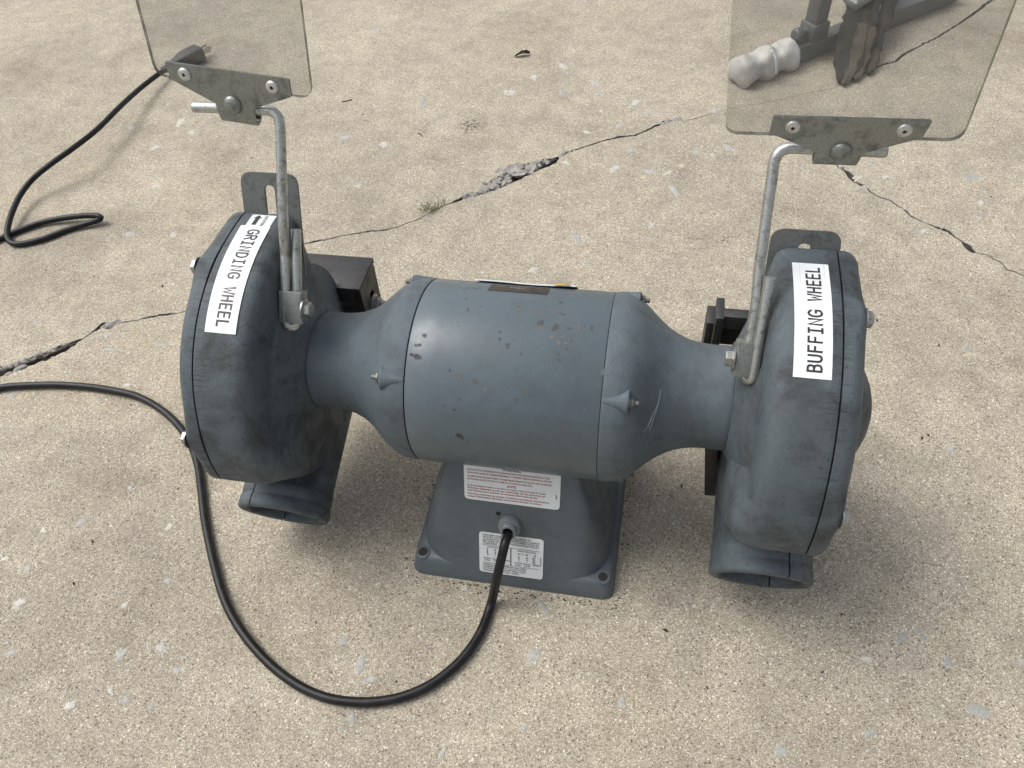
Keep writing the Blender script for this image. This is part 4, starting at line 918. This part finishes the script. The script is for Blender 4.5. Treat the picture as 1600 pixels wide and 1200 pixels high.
plug = obj('plug', bm, M['plug'], cord, 40)
for off, hh in ((( -.0065, .003), .0035), ((.0065, .003), .0035)):
    bm = bmesh.new(); box(bm, p1+d*.0105+u*off[0]+v*off[1], (d, u, v), (.0105, .0009, hh), .0006); obj('prong', bm, M['brass'], cord, 30)
bm = bmesh.new(); tube(bm, [p1-v*.005, p1-v*.005+d*.02, p1-v*.005+d*.023], lambda t: .0026 if t < .9 else .0016, 12); obj('prong', bm, M['brass'], cord, 30)

# --- eye shields, their rods and clamps
def shield_side(s, B, TOP, leg_dx, EL, bolt, tilt, roll, u0, u1, flare, rx):
    rd = (EL-B).normalized(); L = (EL-B).length
    # rod: U bend, long leg, elbow, horizontal arm
    rr = .0041
    ud = (TOP-B).normalized(); nv = Vector((1, 0, 0)).cross(ud).normalized()
    if nv.y > 0: nv = -nv
    lx = Vector((.0085, 0, 0))-nv*.003 if s < 0 else Vector((.0058, 0, 0))+nv*.0058
    short = B+ud*.080+lx
    pts = [short, short-ud*.03, B+lx+ud*.003]
    for k in range(1, 8):
        a = k*math.pi/8; pts.append(B+lx*.5+lx*.5*math.cos(a)-ud*lx.length*.5*math.sin(a)+ud*.003)
    pts += [B+ud*.003, B+ud*.03, B+ud*.06, B.lerp(EL, .5)+(TOP-B.lerp(EL, .5))*.0, B.lerp(EL, .8)]
    arm = Vector((s, 0, 0)); e0 = EL-rd*.012; e1 = EL+arm*.012
    for k in range(0, 7):
        t = k/6; pts.append((1-t)**2*e0+2*t*(1-t)*EL+t*t*e1)
    end = EL+arm*.0725
    pts += [EL+arm*.03, end-arm*.001, end]
    rod = bmesh.new(); tube(rod, resample([Vector(p) for p in pts], .0025), lambda t: rr if t < .995 else rr*.85, 16)
    ro = obj('shield_rod', rod, M['rod'], grinder, 50)
    # channel clamp that bolts the rod to the housing
    nrmv = Vector((1, 0, 0)).cross(ud).normalized()
    if nrmv.y > 0: nrmv = -nrmv
    cb = bmesh.new(); cc = B+lx*.5+ud*.016-Vector((0 if s < 0 else .004, 0, 0))
    hw = .0098 if s < 0 else .0068
    sec = round_poly([(-hw, -.006), (hw+.002, -.006), (hw+.002, .0055), (-hw, .0055)], .002, 4)
    ring_loft(cb, [[cc+Vector((p.x*(-s), 0, 0))+nrmv*p.y*k+ud*t for p in sec] for t, k in ((-.0135, .96), (-.0125, 1), (.0125, 1), (.0135, .96))])
    cl = obj('rod_clamp', cb, M['zinc'], grinder, 40)
    bb = bmesh.new(); hexbolt(bb, cc+Vector((-s*(hw+.0018), 0, 0))+nrmv*.0005-ud*.0015, (-s, 0, 0), .0066, .0055, 0, True, 0, .2); obj('clamp_bolt', bb, M['bolt'], cl, 30)
    # shield frame: tilted about x, rolled in its own plane
    v0 = Vector((0, math.sin(R(tilt)), math.cos(R(tilt)))); n = Vector((0, -math.cos(R(tilt)), math.sin(R(tilt)))); u0v = Vector((1, 0, 0))
    u = u0v*math.cos(R(roll))+v0*math.sin(R(roll)); v = -u0v*math.sin(R(roll))+v0*math.cos(R(roll))
    es = empty('eye_shield', bolt); es.parent = grinder
    o = Vector((0, 0, 0))
    pb = bmesh.new(); m = .001*s
    plate = [(49*m, .026), (-48*m, .026), (-48.5*m, .0130), (-23*m, .0020), (-16*m, -.0015), (-15.5*m, -.0125), (13*m, -.0125), (14.5*m, -.001), (23*m, .0025), (47*m, .0130)]
    if s > 0: plate = [(x, y if y > -.01 else -.0105) for x, y in plate][::-1]
    prism(pb, round_poly(plate, .0012, 2), o+n*.0002, u, v, n, .0022)
    # the foot of the plate curls back round the rod
    rows = []
    for k in range(13):
        a = math.pi*1.25*k/12; c0 = o-v*(.0105 if s < 0 else .0085)-n*.0042
        rows.append([[c0+u*x+n*math.cos(a)*q-v*math.sin(a)*q for x in (-15.2*m, 12.8*m)] for q in (.0066, .0046)])
    for a, b in zip(rows, rows[1:]):
        for q in (0, 1): pb.faces.new([pb.verts.new(p) for p in (a[q][0], a[q][1], b[q][1], b[q][0])])
        for x in (0, 1): pb.faces.new([pb.verts.new(p) for p in (a[0][x], a[1][x], b[1][x], b[0][x])])
    obj('bracket_plate', pb, M['zinc'], es, 30)
    for x, y in ((34.5*m, .0185), (-34.5*m, .0185)):
        rv = bmesh.new(); c = o+u*x+v*y+n*.0024
        lathe(rv, [(0, .0050), (.0008, .0049), (.0015, .0042), (.0019, .0030), (.0019, .0014), (.0010, .0012)], c, n, 28, True, False)
        lathe(rv, [(.0008, .0014), (.0009, .0001)], c, n, 16, False, True, 1)
        obj('rivet', rv, [M['rivet'], M['black']], es, 40)
    cb = bmesh.new(); lathe(cb, [(0, .0072), (.0010, .0072), (.0022, .0066), (.0034, .0052), (.0042, .0030), (.0045, .0003)], o+n*.0024, n, 36)
    obj('carriage_bolt', cb, M['zinc'], es, 50)
    sh = bmesh.new(); H = .17; y0 = .0125 if s < 0 else .0090
    poly = round_poly([(u0, y0), (u1, y0), (u1+flare[1]*H, y0+H), (u0+flare[0]*H, y0+H)], .010, 8)
    prism(sh, poly, o-n*.0036, u, v, n, .0034, 0, 1)
    obj('clear_pane', sh, [M['shield'], M['edge']], es, 30)
    # spread the backing washers of the rivets
    return es
shield_side(-1, Vector((-.1905, -.024, .2560)), Vector((-.1889, .03, .334)), .0095, Vector((-.1820, .0605, .4050)), Vector((-.2165, .0585, .4108)), 7, -6.3, -.0610, .0635, (0, 0), 0)
shield_side(1, Vector((.1855, -.026, .2465)), Vector((.1873, .03, .345)), .0095, Vector((.1848, .0605, .3920)), Vector((.2257, .0540, .3968)), -6, 0.6, -.0770, .0725, (-.08, -.06), 0)

# lug with a hole on the grinding wheel housing
bm = bmesh.new(); prism(bm, circle2(.0165, .2790, .0125, 28), (-.1965, 0, 0), (0, 1, 0), (0, 0, 1), (1, 0, 0), .0075, 0, None, [circle2(.0175, .2795, .0046, 18)])
obj('housing_lug', bm, M['housing'], housings[-1], 35)
# --- tool rests in front of the wheels
rest = empty('tool_rest', (-.2, .1, .2)); rest.parent = grinder
def rp(name, fnb, m_=M['steel'], par=None, sm=30):
    b = bmesh.new(); fnb(b); o = obj(name, b, m_, par or rest, sm); o.location = -Vector((-.2, .1, .2)) if (par is None or par == rest) else (0, 0, 0); return o
rp('rest_table', lambda b: box(b, (-.2145, .1030, .1985), XYZ, (.0425, .0235, .0030), .0008))
def endplate(b):
    prism(b, round_poly([(.0815, .1945), (.1255, .1945), (.1215, .150), (.112, .138), (.094, .138), (.0815, .158)], .003, 3), (-.1790, 0, 0), (0, 1, 0), (0, 0, 1), (1, 0, 0), .006, 0, None,
          [round_poly([(.099, .150), (.109, .150), (.109, .176), (.099, .176)], .0045, 5)])
rp('end_plate', endplate)
rp('rest_lip', lambda b: box(b, (-.2145, .0825, .1885), XYZ, (.035, .0025, .0068), .0006))
rp('rest_arm', lambda b: box(b, (-.215, .098, .158), XYZ, (.035, .014, .012), .001))
rp('rest_bolt', lambda b: hexbolt(b, (-.173, .103, .160), (1, 0, 0), .0075, .006, .004), M['bolt'])
rest = empty('tool_rest', (.19, .08, .15)); rest.parent = grinder
def rq(name, fnb, m_=M['steel']):
    b = bmesh.new(); fnb(b); o = obj(name, b, m_, rest, 30); o.location = -Vector((.19, .08, .15)); return o
rq('rest_plate', lambda b: box(b, (.1725, .098, .150), XYZ, (.0038, .014, .047), .001))
rq('rest_bar', lambda b: box(b, (.1920, .092, .1895), XYZ, (.0165, .005, .0078), .0008))
rq('rest_block', lambda b: box(b, (.166, .105, .155), XYZ, (.004, .012, .026), .001))
rq('dark_gap_fill', lambda b: box(b, (.192, .108, .163), XYZ, (.017, .006, .019), .001), M['black'])  # black block added to stand in for the dark gap below the bar
rq('rest_arm', lambda b: box(b, (.1800, .004, .088), (Vector((.99, 0, .11)), XYZ[1], Vector((-.11, 0, .99))), (.006, .008, .052), .001))

# ------------------------------------------------------------------ the stand behind the right shield
stand = tag(empty('equipment_stand', (.337, .951, 0)), 'dark grey tube stand with a white wrapped foot seen through the right shield', 'stand')
SO = Vector((.337, .951, 0))
f0, f1 = Vector((.217, .8475, .019)), Vector((.60, 1.165, .019)); fd = (f1-f0).normalized(); fu2 = Vector((-fd.y, fd.x, 0)); Z = Vector((0, 0, 1))
def st(name, fnb, m_=M['stand'], par=None, sm=35):
    b = bmesh.new(); fnb(b); o = obj(name, b, m_, par or stand, sm); o.location = -SO if par is None else (0, 0, 0); return o
st('foot_bar', lambda b: box(b, (f0+f1)/2, (fd, fu2, Z), ((f1-f0).length/2, .0145, .0145), .003))
pc = Vector((.3345, .950, 0))
st('post', lambda b: box(b, pc+Z*.24, (fd, fu2, Z), (.0135, .0135, .215), .003))
st('post_socket', lambda b: box(b, pc+Z*.045, (fd, fu2, Z), (.0180, .0175, .016), .003))
def knob(b):
    k0 = pc+Z*.047-fd*.017; lathe(b, [(0, .005), (.012, .005), (.013, .010), (.016, .0118), (.024, .0118), (.027, .009)], k0, -fd, 20)
st('clamp_knob', knob)
def wrap(b):
    rings = []
    for i in range(34):
        t = i/33; x = -.014+.122*t; r = .0255+.0022*math.sin(t*15+.6)+.0012*mn.noise(Vector((t*9, 0, 3)))
        for q in (.36, .68): r -= .0032*math.exp(-((t-q)/.03)**2)
        if t < .12: r *= math.sqrt(max(.08, 1-((.12-t)/.12)**2))
        if t > .96: r *= 1-2.5*(t-.96)
        rings.append([f0+fd*x+(fu2*math.cos(k*2*math.pi/36)+Z*max(math.sin(k*2*math.pi/36), -.70))*r*(1+.20*mn.noise(Vector((t*6, math.cos(k*.1745)*1.6, math.sin(k*.1745)*1.6)))+.06*mn.noise(Vector((t*22, math.cos(k*.1745)*5, math.sin(k*.1745)*5)))) for k in range(36)])
    ring_loft(b, rings)
st('foot_wrapping', wrap, M['wrap'], None, 60)
def band(b):
    c = f0+fd*.052; lathe(b, [(-.0018, .0268), (-.0014, .0276), (.0014, .0276), (.0018, .0268)], c, fd, 28)
st('tie_band', band, M['paper'])
# dark frayed strips lying over the foot of the stand
rag = tag(empty('frayed_rag', (.40, .90, 0)), 'dark frayed rag of finger-like strips hanging over the stand behind the right shield', 'rag')
RO = Vector((.40, .90, 0))
def strip(name, pts, w, m_, th=.003, seed=0):
    P = catmull(pts, 6); b = bmesh.new(); rings = []
    for i, p in enumerate(P):
        t = i/(len(P)-1); tan = (P[min(i+1, len(P)-1)]-P[max(i-1, 0)]).normalized(); sd_ = tan.cross(Z).normalized(); up = sd_.cross(tan)
        ww = w*(1-.25*abs(2*t-1))*(1 if t < .8 else max(.12, 1-((t-.8)/.2)**2))*(1+.45*mn.noise(Vector((t*9, seed, 0)))+.25*mn.noise(Vector((t*30, seed, 5))))
        rings.append([p+sd_*ww*math.cos(a)+up*(th*math.sin(a)+.0045*mn.noise(Vector((t*9, math.cos(a)*3, seed)))) for a in [k*2*math.pi/14 for k in range(14)]])
    ring_loft(b, rings); o = obj(name, b, m_, rag, 60); o.location = -RO; return o
strip('cloth_strip', [(.424, 1.15, .11), (.412, 1.06, .080), (.405, .99, .055), (.391, .93, .033), (.378, .850, .006)], .021, M['rag'], .005, 1)
strip('cloth_strip', [(.440, 1.15, .11), (.430, 1.05, .078), (.420, .98, .052), (.408, .925, .028), (.398, .862, .006)], .019, M['rag'], .005, 2)
strip('cloth_strip', [(.415, .960, .050), (.405, .92, .034), (.394, .885, .018), (.384, .842, .006)], .013, M['rag2'], .003, 3)
strip('cloth_strip', [(.430, .955, .048), (.422, .925, .032), (.412, .89, .014), (.404, .858, .006)], .010, M['rag2'], .003, 8)
strip('cloth_strip', [(.447, .985, .040), (.443, .948, .026), (.434, .908, .010), (.427, .880, .005)], .0095, M['rag'], .004, 4)
strip('cloth_strip', [(.441, .930, .022), (.435, .908, .014), (.429, .884, .007)], .0075, M['rag2'], .003, 7)
strip('cloth_strip', [(.470, 1.15, .11), (.464, 1.07, .075), (.456, 1.0, .048), (.450, .968, .034)], .013, M['rag'], .004, 5)
strip('cloth_sleeve', [(.420, 1.18, .128), (.411, 1.10, .104), (.404, 1.04, .085), (.400, .985, .066)], .034, M['plastic'], .010, 6)
strip('cloth_sleeve', [(.436, 1.18, .126), (.432, 1.10, .102), (.425, 1.05, .085), (.418, 1.02, .074)], .026, M['plastic'], .012, 9)
print('objects', len(bpy.data.objects), 'tris', sum(len(m.polygons)*2 for m in bpy.data.meshes))
